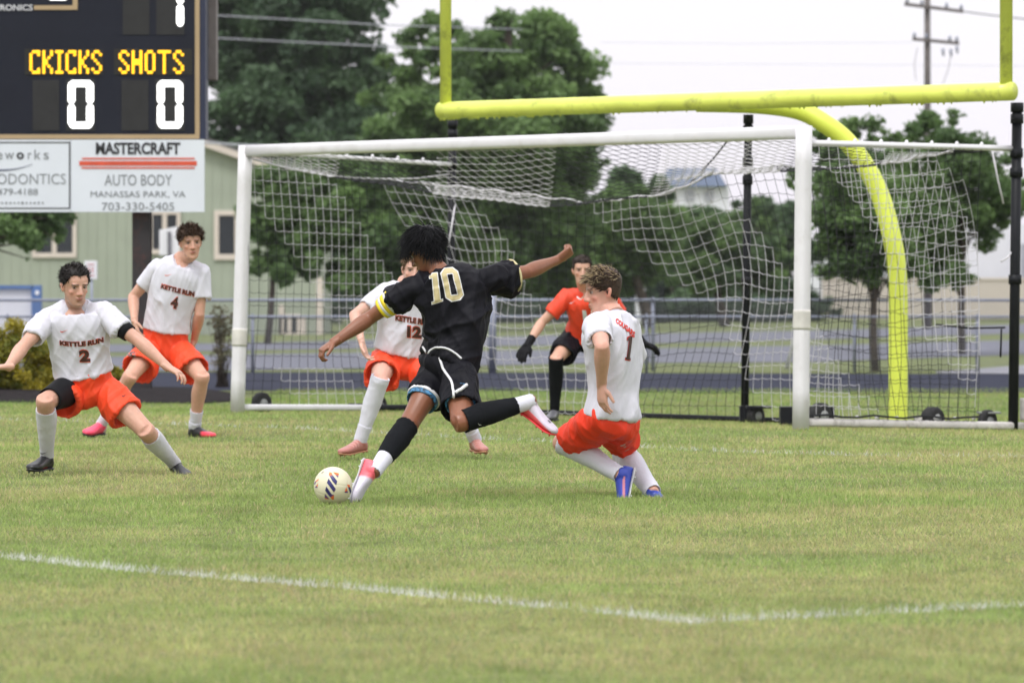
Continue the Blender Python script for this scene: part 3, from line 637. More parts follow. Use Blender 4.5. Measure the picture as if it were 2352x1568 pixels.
GL5['C'] = ["0111", "1001", "1000", "1000", "1000", "1000", "1001", "0111"]; GL5['K'] = ["1001", "1001", "1010", "1100", "1100", "1010", "1001", "1001"]
GL5['S'] = ["0110", "1001", "1000", "0100", "0010", "0001", "1001", "0110"]
def led_word(word, x0, x1, y0, y1):
    cols = sum(len(GL5[c][0]) for c in word) + len(word) - 1; rows = 8; dx = (x1 - x0) / cols; dy = (y1 - y0) / rows; cx_ = 0
    for c in word:
        g = GL5[c]; bm = bmesh.new()
        for r in range(rows):
            for k in range(len(g[0])):
                if g[r][k] == '1':
                    p = P(x0 + (cx_ + k + .5) * dx, y0 + (r + .5) * dy, YS - .014); rr = min(dx, dy) * .60 / (FPX / YS)
                    tube(bm, [p, p + Vector((0, -.006, 0))], [rr, rr * .8], 8)
        link('led_letter', bm_mesh('led_letter', bm), m_leda, sb)['label'] = 'amber dot letter ' + c; cx_ += len(g[0]) + 1
led_word('CKICKS', 68, 234, 116, 170); led_word('SHOTS', 273, 422, 116, 170)
m_lw = mat('lettering_white', (.62, .62, .66), .5)
def board_text(s, x0, x1, y0, y1, m, Y=YS - .016, bold=0, shear=0, parent=None, name='lettering'):
    v, f = text_tris(s, bold, shear); o = flat(name, v, f, x0, x1, y0, y1, Y, m, parent or sb); return o
board_text('DAKTRONICS', -56, 75, 11, 25, m_lw, bold=.02)
slab('upper_box', 470, 497, -200, 184, YS + .55, .3, mat('rusty_grey_steel', (.19, .165, .165), .7, .15, 5, dirt=(.10, .06, .05), dscale=4), sb, .01)
m_ibeam = mat('dark_ibeam', (.022, .018, .020), .6, .3, 4, dirt=(.10, .028, .022), dscale=5, damt=.7)
bm = bmesh.new(); a = P(326, 890, YS + .2); gzv = float(gz(a.x, YS + .2)); zt = P(326, 480, YS).z; wd = 42 / (FPX / YS)
box(bm, (a.x, YS + .12, (gzv + zt) / 2), wd, .02, zt - gzv); box(bm, (a.x, YS + .36, (gzv + zt) / 2), wd, .02, zt - gzv); box(bm, (a.x, YS + .24, (gzv + zt) / 2), .016, .22, zt - gzv)
link('post', bm_mesh('post', bm), m_ibeam, sb)
# sponsor signs under the scoreboard
m_sign = mat('sponsor_white', (0.68, 0.72, 0.78), 0.45, 0.03, 2); m_signo = mat('sponsor_frame', (.03, .03, .035), .5)
m_blk = mat('letter_black', (.02, .02, .024), .5); m_gr = mat('letter_grey', (.22, .235, .25), .5); m_orn = mat('stripe_orange_red', (.62, .085, .04), .5)
s1 = thing('sponsor_sign', P(316, 487, YS), 'white sponsor sign reading MASTERCRAFT AUTO BODY with orange stripes', 'sign', 'sponsor signs under the scoreboard')
slab('panel', 163, 469, 321, 487, YS - .03, .10, m_sign, s1)
yt = YS - .036
board_text('MASTERCRAFT', 220, 414, 327, 355, m_blk, yt, .035, 0, s1)
for k, (a, b, c, d) in enumerate(((188, 447, 362.5, 366), (182, 452, 370, 380.5), (187, 447, 384, 387.5))): slab('stripe', a, b, c, d, yt, .004, m_orn, s1)
board_text('AUTO BODY', 240, 395, 401, 426, m_gr, yt, .0, 0, s1); board_text('MANASSAS PARK, VA', 208, 426, 439, 455, m_gr, yt, .0, 0, s1); board_text('703-330-5405', 234, 400, 465, 483, m_gr, yt, 0, 0, s1)
s2 = thing('sponsor_sign', P(60, 487, YS), 'white sponsor sign with a black frame reading ODONTICS, cut by the left edge', 'sign', 'sponsor signs under the scoreboard')
slab('panel', -240, 162, 321, 487, YS - .03, .10, m_sign, s2)
for a, b, c, d in ((-240, 161, 326, 328.5), (-240, 161, 477, 479.5), (158.5, 161, 328.5, 477)): slab('frame_bar', a, b, c, d, yt, .004, m_blk, s2)
[board_text(c_, a_, b_, 351, 366, m_gr, yt, 0, 0, s2) for c_, a_, b_ in (('e', -9, 6), ('w', 11, 32))]; board_text('o', 38, 55, 350, 366, m_blk, yt, .03, 0, s2); [board_text(c_, a_, b_, t_, 366, m_gr, yt, 0, 0, s2) for c_, a_, b_, t_ in (('r', 64, 72, 351), ('k', 79, 93, 344), ('s', 100, 112, 351))]
bm = bmesh.new()
for k in range(26):
    u = k / 25; px = -60 + 132 * u; py = 391 - 13 * max(0, (u - .45) / .55) ** 2.2; q = P(px, py, yt); r = (.012 * (1 - abs(u - .5)) + .002); tube(bm, [q, q + Vector((0, .004, 0))], r, 8)
link('curved_mark', bm_mesh('curved_mark', bm), mat('mark_blue', (.06, .07, .14), .5), s2)
board_text('ORTHODONTICS', -92, 151, 399, 423, m_gr, yt, -.006, 0, s2); board_text('479-4188', -6, 87, 433, 448, m_gr, yt, 0, 0, s2)
board_text('w.kids4braces.com'[2:2], 0, 1, 0, 1, m_gr, yt) if False else None
bm = bmesh.new()
for k in range(18):
    a = P(-60 + k * 9.3, 466, yt); box(bm, a + Vector((0, .001, 0)), .022 if k % 3 else .03, .003, .02 if k % 4 else .03)
link('small_print', bm_mesh('small_print', bm), m_gr, s2)

# ================================================================== YELLOW GOALPOST
m_yel = mat('goalpost_yellow', (0.69, 0.76, 0.135), 0.36, 0.10, 2.5, dirt=(.13, .13, .05), dscale=4.5, damt=.75, bump=.002, bscale=25, spec=.5)
m_yeln = mat('gooseneck_yellow', (0.69, 0.78, 0.100), 0.42, 0.07, 1.5, dirt=(.35, .34, .03), dscale=2.0, damt=.35, spec=.5)
yg = thing('football_goalpost', onground(3.62, 43.7), 'bright yellow football goalpost with a curved gooseneck pole and two uprights', 'goalpost')
CL = P(1012, 254, 46.0); CR = P(2326, 210, 41.25); n_s = 40
bm = bmesh.new(); tube(bm, [CL.lerp(CR, i / n_s) for i in range(n_s + 1)], .083, 28); link('crossbar', bm_mesh('crossbar', bm, True), m_yel, yg)
# ragged paint drips and moss under the bar
bm = bmesh.new()
for k in range(110):
    u = random.random() ** 2.6; p = CL.lerp(CR, u) + Vector((0, random.uniform(-.03, .03), -.082)); r = random.uniform(.006, .016); tube(bm, [p + Vector((0, 0, .01)), p, p + Vector((0, 0, -r * 1.3))], [r, r * .9, r * .3], 5)
link('flaking_paint', bm_mesh('flaking_paint', bm, True), m_yel, yg, 'stuff')
for A, px, Y in ((CL, 1023.5, 45.96), (CR, 2311, 41.3)):
    b = P(px, 240 if px < 1500 else 190, Y); bm = bmesh.new(); tube(bm, [b + Vector((0, 0, -.03)), b + Vector((0, 0, 3.0)), b + Vector((0, 0, 6.1))], .0575, 20); link('upright', bm_mesh('upright', bm, True), m_yel, yg)
    if px > 1500:
        pass
mid = CL.lerp(CR, .5); base = onground(3.60, 43.6); bm = bmesh.new(); d = base - mid; pts = [mid + Vector((0, 0, -.05))]
path = [(1600, 236, 43.75), (1740, 240, 43.8), (1835, 254, 43.78), (1895, 285, 43.72), (1945, 325, 43.7), (1990, 385, 43.66), (2022, 450, 43.63), (2045, 530, 43.6), (2058, 600, 43.6), (2063, 680, 43.6), (2063, 800, 43.6), (2063, 880, 43.6), (2063, 985, 43.6)]
ctrl = [P(*q) for q in path]
def catmull(c, m=6):
    out = []; n = len(c)
    for i in range(n - 1):
        p0, p1, p2, p3 = c[max(i - 1, 0)], c[i], c[i + 1], c[min(i + 2, n - 1)]
        for k in range(m):
            t = k / m; out.append(0.5 * ((2 * p1) + (p2 - p0) * t + (2 * p0 - 5 * p1 + 4 * p2 - p3) * t * t + (3 * p1 - p0 - 3 * p2 + p3) * t ** 3))
    out.append(c[-1]); return out
cc = catmull(ctrl); tube(bm, cc, .090, 28); link('gooseneck_pole', bm_mesh('gooseneck_pole', bm, True), m_yeln, yg)

# ================================================================== SOCCER GOAL
m_gw = mat('goal_white_paint', (0.70, 0.69, 0.72), 0.35, 0.04, 4, dirt=(.42, .39, .36), dscale=6, damt=.35)
m_gwd = mat('goal_white_dirty', (0.60, 0.57, 0.55), 0.5, 0.08, 6, dirt=(.16, .14, .12), dscale=9, damt=.7)
m_blkp = mat('black_pole', (.009, .010, .013), .5, .2, 5, spec=.2); m_rub = mat('rubber', (.012, .012, .013), .75, .2, 9); m_plate = mat('dull_grey_metal', (.25, .26, .25), .5, .15, 5)
LB, LT, RB, RT = P(545, 946, 44.9), P(564, 347, 44.97), P(1839, 983, 39.6), P(1846.5, 304, 39.68)
goal = thing('soccer_goal', (LB + RB) / 2, 'full size white soccer goal with a loose net of white and black cord', 'soccer goal')
def bar(name, a, b, w, m, parent, rot=0, n=24, power=3.0, w2=None):
    a = Vector(a); b = Vector(b); bm = bmesh.new(); d = b - a; u, v = frame_of(d, (GN[0], GN[1], 0)); w2 = w2 or w
    loft(bm, [(a.lerp(b, i / 8), u * w, v * w2) for i in range(9)], n, True, power); return link(name, bm_mesh(name, bm, True), m, parent)
up3 = Vector((0, 0, 1)); gn = Vector((GN[0], GN[1], 0)); gx = (RB - LB).normalized()
bar('post', LB + Vector((0, 0, -.01)), LT + Vector((0, 0, .052)), .062, m_gw, goal); bar('post', RB + Vector((0, 0, -.01)), RT + Vector((0, 0, .056)), .064, m_gw, goal)
bar('crossbar', LT + gx * .055, RT - gx * .06, .058, m_gw, goal)
for A, nm, h in ((LB, 'L', 1), (RB, 'R', 1)):
    c = A.lerp(LT if nm == 'L' else RT, .28 if nm == 'L' else .36); tp = (LT - LB if nm == 'L' else RT - RB).normalized()
    bar('tape_band', c - tp * .07, c + tp * .10, .0665, mat('cream_tape', (.62, .60, .56), .6), goal, n=24)
def back(A, s, z=None):
    p = A + gn * s
    p.z = z if z is not None else float(gz(p.x, p.y)); return p
# ground bars, top stays, rear poles
RL = back(LB, 2.82); RR = back(RB, 2.82); RM = RL.lerp(RR, .5536); RM.z = float(gz(RM.x, RM.y))
bar('ground_bar', LB + gn * .06 + up3 * .045, back(LB, 1.75) + up3 * .045, .030, m_gw, goal); bar('ground_bar', back(LB, 1.76) + up3 * .045, back(LB, 2.9) + up3 * .045, .031, m_blkp, goal)
bar('ground_bar', RB + gn * .06 + up3 * .05, back(RB, 3.0) + up3 * .048, .036, m_gwd, goal)
bar('corner_upright', back(RB, 2.98) + up3 * .10, back(RB, 2.98) + up3 * .30, .042, m_gwd, goal, w2=.035)
bar('rear_ground_bar', RL + up3 * .03, RR + up3 * .03, .025, m_blkp, goal)
LTb = P(1040, 378, RL.y); RTb = P(2322, 341, RR.y)
for a, b, r in ((LT - gx * -.02, LTb, .021), (RT + up3 * -.09 + gn * .05, RTb, .024)):
    bar('top_stay', a if a is not LT else a, b, r, m_gw, goal)
    for k in range(7):
        q = a.lerp(b, .1 + .125 * k); bm = bmesh.new(); tube(bm, [q + up3 * .0, q + up3 * .035, q + up3 * .05], [.016, .018, .006], 8); link('net_clip', bm_mesh('net_clip', bm, True), m_gw, goal)
for A, topy, rad in ((RL, 283, .040), (RM, 272, .038), (RR, 245, .046)):
    z1 = P(1000, topy, A.y).z; bm = bmesh.new(); tube(bm, [A, Vector((A.x + .035, A.y + .02, z1))], rad, 16)
    for fz in (.47, .80, .86, .965, 1.0):
        c = A.lerp(Vector((A.x + .035, A.y + .02, z1)), fz); tube(bm, [c - up3 * .05, c + up3 * .035], rad * 1.28, 16)
    link('rear_pole', bm_mesh('rear_pole', bm, True), m_blkp, goal)
def wheel(c, r, w, parent, plate=False):
    c = Vector(c); bm = bmesh.new(); ax = gx * .0 + gn
    n = 22; prof = [(-w, r * .62), (-w * 1.05, r * .85), (-w * .7, r * .98), (0, r), (w * .7, r * .98), (w * 1.05, r * .85), (w, r * .62)]
    u, v = frame_of(gx); rings = []
    for o_, rr in prof: rings.append((c + gx * o_, u * rr, v * rr))
    loft(bm, rings, n); o = link('wheel', bm_mesh('wheel', bm, True), m_rub, parent)
    bm = bmesh.new(); tube(bm, [c - gx * (w + .006), c + gx * (w + .006)], r * .42, 16); link('hub', bm_mesh('hub', bm, True), m_plate, o)
    bm = bmesh.new(); tube(bm, [c - gx * (w + .03), c - gx * (w + .004)], r * .13, 10); link('axle', bm_mesh('axle', bm, True), m_gw, o)
wheel(P(591, 931, 44.6) + Vector((0, .75, 0)), .115, .035, goal); wheel(P(868, 930, 46.3), .105, .035, goal)
wheel(P(1884, 955, 41.0), .12, .05, goal); wheel(P(2142, 962, 41.2), .11, .06, goal); wheel(P(2268, 969, 41.9), .115, .035, goal); wheel(P(1736, 955, 43.3), .10, .035, goal)
def gbox(name, x0, x1, y0, y1, Y, dp, m): return slab(name, x0, x1, y0, y1, Y, dp, m, goal, .004)
gbox('ballast_tray', 1793, 1917, 934, 978, 41.6, .25, m_blkp); gbox('axle_plate', 2247, 2300, 946, 950, 41.85, .2, m_plate); gbox('axle_plate', 1715, 1772, 932, 938, 43.2, .2, m_blkp); gbox('axle_box', 1700, 1730, 932, 968, 43.5, .2, m_blkp)
gbox('white_bracket', 2103, 2118, 956, 975, 41.1, .06, m_gwd); gbox('axle_plate', 800, 850, 926, 936, 46.4, .1, m_blkp)
bm = bmesh.new()
for k in range(9):
    q = back(RB, .2 + .26 * k) + up3 * (.10); tube(bm, [q, q + up3 * .022], [.02, .014], 8)
link('bar_clips', bm_mesh('bar_clips', bm, True), m_gw, goal, 'stuff')
bm = bmesh.new(); pts = [back(RB, .1 + .2 * k) + up3 * (.115 + .012 * math.sin(k * 1.9)) + gx * .03 for k in range(12)]; tube(bm, pts, .010, 6); link('net_cord', bm_mesh('net_cord', bm, True), m_blkp, goal)
# net -------------------------------------------------------------
m_nw = mat('net_white_cord', (.58, .565, .60), .8, .08, 20); m_nb = mat('net_black_cord', (.012, .013, .018), .8, .1, 20)
def net(name, fn, nu, nv, white, r=.0027, drop=0.0):
    """fn(u,v)->point; cords along both directions as thin triangular tubes, split black / white cell by cell"""
    g = np.array([[fn(i / nu, j / nv)[:] for j in range(nv + 1)] for i in range(nu + 1)]); V = []; Fc = []; M = []
    def seg(a, b, w):
        d = b - a; L = np.linalg.norm(d)
        if L < 1e-5: return
        d = d / L; ref = np.array([0, 0, 1.0]) if abs(d[2]) < .8 else np.array([1.0, 0, 0]); u = np.cross(d, ref); u /= np.linalg.norm(u); v = np.cross(d, u); k = len(V)
        rr = r * (1.0 if w else .85)
        for q in (a - d * rr, b + d * rr):
            for an in (0, 2.094, 4.189): V.append(q + (u * math.cos(an) + v * math.sin(an)) * rr * 1.15)
        for e in range(3): Fc.append((k + e, k + (e + 1) % 3, k + 3 + (e + 1) % 3, k + 3 + e)); M.append(0 if w else 1)
    for i in range(nu + 1):
        for j in range(nv + 1):
            if i < nu:
                mp = (g[i, j] + g[i + 1, j]) / 2; mp = mp + np.array([0, 0, -.010]); w = white(i + .5, j); seg(g[i, j], mp, w); seg(mp, g[i + 1, j], w)
            if j < nv: seg(g[i, j], g[i, j + 1], white(i, j + .5))
    return link(name, np_mesh(name, V, Fc, True, M), [m_nw, m_nb], goal, 'stuff')
def band(i, j, per=26, wd=12, ph=0): return ((i - j + ph) % per) < wd
def rear_edge(u):
    t = [0, .12, .25, .36, .5, .58, .68, .8, .9, 1]; zz = [2.30, 2.22, 2.12, 2.03, 2.10, 2.28, 2.34, 2.30, 2.34, 2.42]
    ss = [1.9, 2.0, 2.1, 2.15, 2.15, 2.2, 2.2, 2.15, 2.1, 2.0]
    z = float(np.interp(u, t, zz)); s = float(np.interp(u, t, ss)); A = LB.lerp(RB, u); p = A + gn * s; p.z = z; return p
def f_roof(u, v):
    a = LT.lerp(RT, u) - up3 * .06 + gn * .03; b = rear_edge(u); p = a.lerp(b, v); sag = .15 + .03 * math.sin(u * 7); p.z -= sag * math.sin(math.pi * v) * (0.35 + math.sin(math.pi * u)); p.z += .008 * math.sin(u * 37 + v * 5)
    return p
net('roof_net', f_roof, 60, 18, lambda i, j: band(i, -j, 24, 13, 2))
def f_back(u, v):
    a = rear_edge(u); b = LB.lerp(RB, u) + gn * 2.35; b.z = float(gz(b.x, b.y)) + .05
    p = a.lerp(b, v); bul = math.sin(math.pi * min(1, v * 1.05)); p += gn * bul * (.16 + .16 * math.sin(u * 13 + v * 3.0)) + gx * bul * .12 * math.sin(u * 9 + v * 4)
    p.z += .035 * math.sin(u * 31 + v * 7) * bul - .06 * math.sin(math.pi * u * 3) * bul; return p
net('back_net', f_back, 62, 19, lambda i, j: band(i, j, 26, 12, 4))
def f_left(u, v):
    top = LT.lerp(LTb, u * .72) - up3 * .03; bot = back(LB, 2.35 * u + .06) + up3 * .07; w = v
    p = top.lerp(bot, w); p += gx * (.10 * math.sin(math.pi * v) * math.sin(u * 4 + v * 2)); return p
net('side_net', f_left, 19, 20, lambda i, j: band(i, j, 26, 12, 3) if j < 17 else band(i, j, 26, 8, 14))
def f_right(u, v):
    tp = (RT + up3 * -.11 + gn * .05).lerp(RTb, u * .84); bot = back(RB, 2.2 * u + .06) + up3 * .09
    p = tp.lerp(bot, v); bel = math.sin(math.pi * v) * u; p += gn * bel * (.10 - .25 * v) + gx * (.13 * math.sin(math.pi * v) * math.sin(u * 5 + v * 3) + .02); p.z += .03 * math.sin(u * 8 + v * 9) * math.sin(math.pi * v); return p
net('side_net', f_right, 19, 20, lambda i, j: band(i, j, 26, 13, 0))
# ropes along the roof edges, bungees to the rear poles
bm = bmesh.new(); tube(bm, [rear_edge(k / 60) + up3 * .012 * math.sin(k * 1.7) for k in range(61)], .010, 6)
tube(bm, [(LT - up3 * .06).lerp(rear_edge(0), k / 12) - up3 * .05 * math.sin(math.pi * k / 12) for k in range(13)], .010, 6); link('edge_rope', bm_mesh('edge_rope', bm, True), m_nw, goal)
for a, b, mt in ((rear_edge(0), P(1035, 400, RL.y), m_nw), (rear_edge(1), P(2272, 344, RR.y - .1), m_blkp), (P(2279, 346, RR.y), P(2305, 468, RR.y), m_nw), (P(2150, 745, 41.1), P(2308, 752, RR.y), m_blkp), (P(2300, 600, 41.4), P(2330, 570, 41.6), m_nw),
              (P(1045, 470, RL.y), P(1030, 560, RL.y - .2), m_nw), (rear_edge(.54), P(1690, 300, RM.y), m_blkp), (P(2300, 755, 41.5), P(2298, 820, 41.5), m_blkp)):
    bm = bmesh.new(); tube(bm, [a, a.lerp(b, .5) - up3 * .02, b], .009, 6); link('bungee_cord', bm_mesh('bungee_cord', bm, True), mt, goal)
# ================================================================== PEOPLE
def vn3(p, f, seed):
    r = np.random.RandomState(seed).rand(64, 64, 64).astype(np.float32)
    q = p * f + 500.0; i = np.floor(q).astype(int); t = q - i; t = t * t * (3 - 2 * t); i0 = i % 64; i1 = (i + 1) % 64
    x0, y0, z0 = i0.T; x1, y1, z1 = i1.T; a, b, c = t.T
    return ((r[x0, y0, z0] * (1 - a) + r[x1, y0, z0] * a) * (1 - b) + (r[x0, y1, z0] * (1 - a) + r[x1, y1, z0] * a) * b) * (1 - c) + \
           ((r[x0, y0, z1] * (1 - a) + r[x1, y0, z1] * a) * (1 - b) + (r[x0, y1, z1] * (1 - a) + r[x1, y1, z1] * a) * b) * c
def vcos(me):
    v = np.empty(len(me.vertices) * 3, np.float32); me.vertices.foreach_get('co', v); return v.reshape(-1, 3).astype(np.float64)
def vnor(me):
    v = np.empty(len(me.vertices) * 3, np.float32); me.vertices.foreach_get('normal', v); return v.reshape(-1, 3).astype(np.float64)
def remesh(bm, voxel, smooth=4, post=None, soft=None):
    bmesh.ops.triangulate(bm, faces=bm.faces[:]) if False else None
    me = bpy.data.meshes.new('tmp'); bm.to_mesh(me); bm.free(); o = bpy.data.objects.new('tmp', me); COL.objects.link(o)
    a = o.modifiers.new('r', 'REMESH'); a.mode = 'VOXEL'; a.voxel_size = voxel; a.use_smooth_shade = True
    s = o.modifiers.new('s', 'SMOOTH'); s.factor = 0.5; s.iterations = smooth
    dg = bpy.context.evaluated_depsgraph_get(); r = bpy.data.meshes.new_from_object(o.evaluated_get(dg))
    bpy.data.objects.remove(o); bpy.data.meshes.remove(me)
    if soft is not None:
        b3 = bmesh.new(); b3.from_mesh(r); vv = [x_ for x_ in b3.verts if soft(x_.co)]
        for _ in range(7): bmesh.ops.smooth_vert(b3, verts=vv, factor=.5, use_axis_x=True, use_axis_y=True, use_axis_z=True)
        b3.to_mesh(r); b3.free(); r.update()
    if post is not None:
        v = vcos(r); n = vnor(r); v = post(v, n); r.vertices.foreach_set('co', v.astype(np.float32).ravel()); r.update()
    r.polygons.foreach_set('use_smooth', [True] * len(r.polygons)); return r
def relax(me, it):
    bm = bmesh.new(); bm.from_mesh(me)
    for _ in range(it): bmesh.ops.smooth_vert(bm, verts=bm.verts, factor=.5, use_axis_x=True, use_axis_y=True, use_axis_z=True)
    bm.to_mesh(me); bm.free(); me.update()
def paint(me, cols):
    at = me.color_attributes.new('tint', 'FLOAT_COLOR', 'POINT'); c = np.concatenate([cols, np.ones((len(cols), 1))], 1).astype(np.float32)
    at.data.foreach_set('color', c.ravel())
def J2(px, py, par, L, sgn):
    """joint seen at (px,py), at limb length L from its parent joint; sgn<0 nearer the camera"""
    par = Vector(par); best = None
    d = Vector(ray(px, py)); d.normalize(); o = Vector(CAMP); w = par - o; t0 = w.dot(d); h2 = (w - d * t0).length_squared
    k = math.sqrt(max(0.0, L * L - h2)); return o + d * (t0 + sgn * k)
def smoothpath(P_, R_, m=4):
    pts = catmull([Vector(p) for p in P_], m); rr = catmull([Vector((r if isinstance(r, tuple) else (r, r, 0))[:2] + (0,)) for r in R_], m); return pts, rr
def limb(bm, P_, R_, ref, n=14, m=4, power=2.0):
    """R_: radius or (side, front) half axes; ref: the 'front' direction"""
    pts, rr = smoothpath(P_, R_, m); rings = []
    for i, p in enumerate(pts):
        d = (pts[min(i + 1, len(pts) - 1)] - pts[max(i - 1, 0)]).normalized(); f = Vector(ref) - d * d.dot(Vector(ref))
        if f.length < 1e-4: f = frame_of(d)[0]
        f.normalize(); s = d.cross(f); rings.append((p, s * rr[i].x, f * rr[i].y))
    return loft(bm, rings, n, True, power), rings
def open_tube(bm, rings, depth, inner=0.80, lip=0.007, n=20):
    """rings end in a hollow mouth: the last ring folds back inside, like a sleeve or a trouser leg"""
    c, u, v = rings[-1]; c0 = rings[-2][0]; d = (c0 - c).normalized(); ul, vl = u.length, v.length
    r = rings + [(c + d * .001, u * ((ul - lip) / ul), v * ((vl - lip) / vl)), (c + d * depth * .5, u * (inner + .06), v * (inner + .06)), (c + d * depth, u * inner * .8, v * inner * .8)]
    return loft(bm, r, n, True)
HEADTAB = [(-.004, .012, .070, -.050), (.004, .030, .082, -.028), (.018, .043, .0885, -.004), (.036, .052, .087, .030), (.055, .058, .0865, .052), (.080, .064, .087, .068), (.105, .069, .086, .080),
           (.125, .0715, .0835, .088), (.145, .074, .088, .094), (.170, .0755, .084, .098), (.195, .071, .071, .092), (.215, .058, .049, .075), (.230, .036, .022, .047), (.238, .010, 0, .016)]
def skull(z, a, grow=0.0):
    zt = [r[0] for r in HEADTAB]; w = np.interp(z, zt, [r[1] for r in HEADTAB]); f = np.interp(z, zt, [r[2] for r in HEADTAB]); b = np.interp(z, zt, [r[3] for r in HEADTAB])
    cy = (f - b) / 2; ry = (f + b) / 2; return np.array([(w + grow) * math.cos(a), cy + (ry + grow) * math.sin(a), z])
class Head:
    def __init__(s, c, f, roll=0.0, sc=1.0):
        f = Vector(f).normalized(); r = f.cross(Vector((0, 0, 1))).normalized(); u = r.cross(f).normalized()
        if roll: q = Matrix.Rotation(roll, 3, f); r = q @ r; u = q @ u
        s.f, s.r, s.u, s.sc, s.c = f, r, u, sc, Vector(c)
    def w(s, x, y, z): return s.c + (s.r * x + s.f * y + s.u * (z - .12)) * s.sc
    def local(s, v):
        d = (v - np.array(s.c)) / s.sc; return np.stack([d @ np.array(s.r), d @ np.array(s.f), d @ np.array(s.u) + .12], 1)
    def vec(s, d): return (s.r * d[0] + s.f * d[1] + s.u * d[2]) * s.sc
def ell(bm, H, c, r, n=12):
    rings = []
    for i in range(1, 8):
        a = math.pi * i / 8; rings.append((H.w(c[0], c[1], c[2] + r[2] * -math.cos(a)), H.vec((r[0] * math.sin(a), 0, 0)), H.vec((0, r[1] * math.sin(a), 0))))
    loft(bm, rings, n)
def head_geo(bm, H, neck, nr=.056):
    rings = []
    for z, w, f, b in HEADTAB: rings.append((H.w(0, (f - b) / 2, z), H.vec((w, 0, 0)), H.vec((0, (f + b) / 2, 0))))
    loft(bm, rings, 22, True, 2.25)
    for s in (-1, 1):
        loft(bm, [(H.w(s * .068, -.004 - .006, .080), H.vec((.010, .004, 0)), H.vec((0, .010, 0))), (H.w(s * .073, -.006, .092), H.vec((.010, .004, 0)), H.vec((-s * .003, .014, 0))),
                  (H.w(s * .079, -.012, .112), H.vec((.009, .004, 0)), H.vec((-s * .006, .018, 0))), (H.w(s * .080, -.014, .128), H.vec((.008, .004, 0)), H.vec((-s * .005, .017, 0))), (H.w(s * .074, -.012, .140), H.vec((.006, .002, 0)), H.vec((-s * .002, .009, 0)))], 10)
    loft(bm, [(H.w(0, .078, .140), H.vec((.010, 0, 0)), H.vec((0, .010, 0))), (H.w(0, .088, .124), H.vec((.0095, 0, 0)), H.vec((0, .012, 0))), (H.w(0, .096, .104), H.vec((.011, 0, 0)), H.vec((0, .014, 0))),
              (H.w(0, .100, .090), H.vec((.014, 0, 0)), H.vec((0, .0165, 0))), (H.w(0, .092, .080), H.vec((.013, 0, 0)), H.vec((0, .012, 0)))], 12)
    for s in (-1, 1): ell(bm, H, (s * .013, .090, .087), (.0085, .011, .0085))
    ell(bm, H, (0, .0855, .0610), (.024, .011, .0060)); ell(bm, H, (0, .0845, .0505), (.021, .011, .0065)); ell(bm, H, (0, .078, .018), (.020, .014, .014))
    for s in (-1, 1): ell(bm, H, (s * .043, .056, .096), (.018, .020, .016)); ell(bm, H, (s * .030, .078, .143), (.024, .012, .0075))
    a = H.w(0, -.022, .095); b = H.w(0, -.004, .030); nk = Vector(neck)
    limb(bm, [a, b, b.lerp(nk, .55), nk, nk + (nk - b).normalized() * .05], [nr * .93, nr * .95, nr * .96, nr * 1.02, nr * 1.08], H.f)
def hand(bm, wr, d, pn, curl=.35, spread=.10, thumb=1, sc=1.0, fr=.0088, close=0.0, glove=False):
    """wr wrist, d pointing direction, pn palm normal, thumb +1/-1 side"""
    d = Vector(d).normalized(); pn = Vector(pn); pn = (pn - d * d.dot(pn)).normalized(); s = d.cross(pn) * thumb
    g = 1.25 if glove else 1.0; k = sc
    rings = [(wr - d * .03 * k, s * .027 * k * g, pn * .020 * k * g), (wr, s * .028 * k * g, pn * .019 * k * g), (wr + d * .035 * k, s * .036 * k * g, pn * .018 * k * g), (wr + d * .070 * k, s * .041 * k * g, pn * .016 * k * g), (wr + d * .094 * k, s * .038 * k * g, pn * .011 * k * g)]
    loft(bm, rings, 14, True, 2.4)
    for i, (off, L) in enumerate(((.031, .070), (.0105, .078), (-.0105, .072), (-.031, .056))):
        p = wr + d * (.080 if i in (0, 3) else .087) * k + s * off * k * g; a = spread * off / .031; cur = 0.0; pts = [p]; rr = [fr * g * k]
        for q, fr_l in enumerate((.45, .30, .25)):
            cur += curl * (1.0 + .25 * i * .3) * (1.0 if q else .8)
            v = (d * math.cos(cur) + pn * math.sin(cur)) + s * math.sin(a) * math.cos(cur); p = p + v.normalized() * L * k * fr_l; pts.append(p); rr.append(fr * g * k * (.97 - .08 * q))
        pts.append(p + v.normalized() * .004); rr.append(fr * .5 * g * k); pts.insert(0, pts[0] - d * .02 * k); rr.insert(0, rr[0]); tube(bm, pts, rr, 8)
    p = wr + d * .022 * k + s * .026 * k * g; v = (d * .62 + s * .72 + pn * .25).normalized(); v2 = (d * (.9 - .3 * close) + s * (.35 - 1.0 * close) + pn * (.3 + .8 * close)).normalized()
    tube(bm, [p - v * .012, p + v * .030 * k, p + v * .030 * k + v2 * .030 * k, p + v * .030 * k + v2 * .052 * k, p + v * .030 * k + v2 * .057 * k], [.0125 * g * k, .0120 * g * k, .0100 * g * k, .0085 * g * k, .005 * g * k], 8)
def ell_w(bm, c, r):
    loft(bm, [(c + Vector((0, 0, r * -math.cos(a_))), Vector((r * math.sin(a_), 0, 0)), Vector((0, r * math.sin(a_), 0))) for a_ in np.linspace(.2, math.pi - .2, 9)], 14)
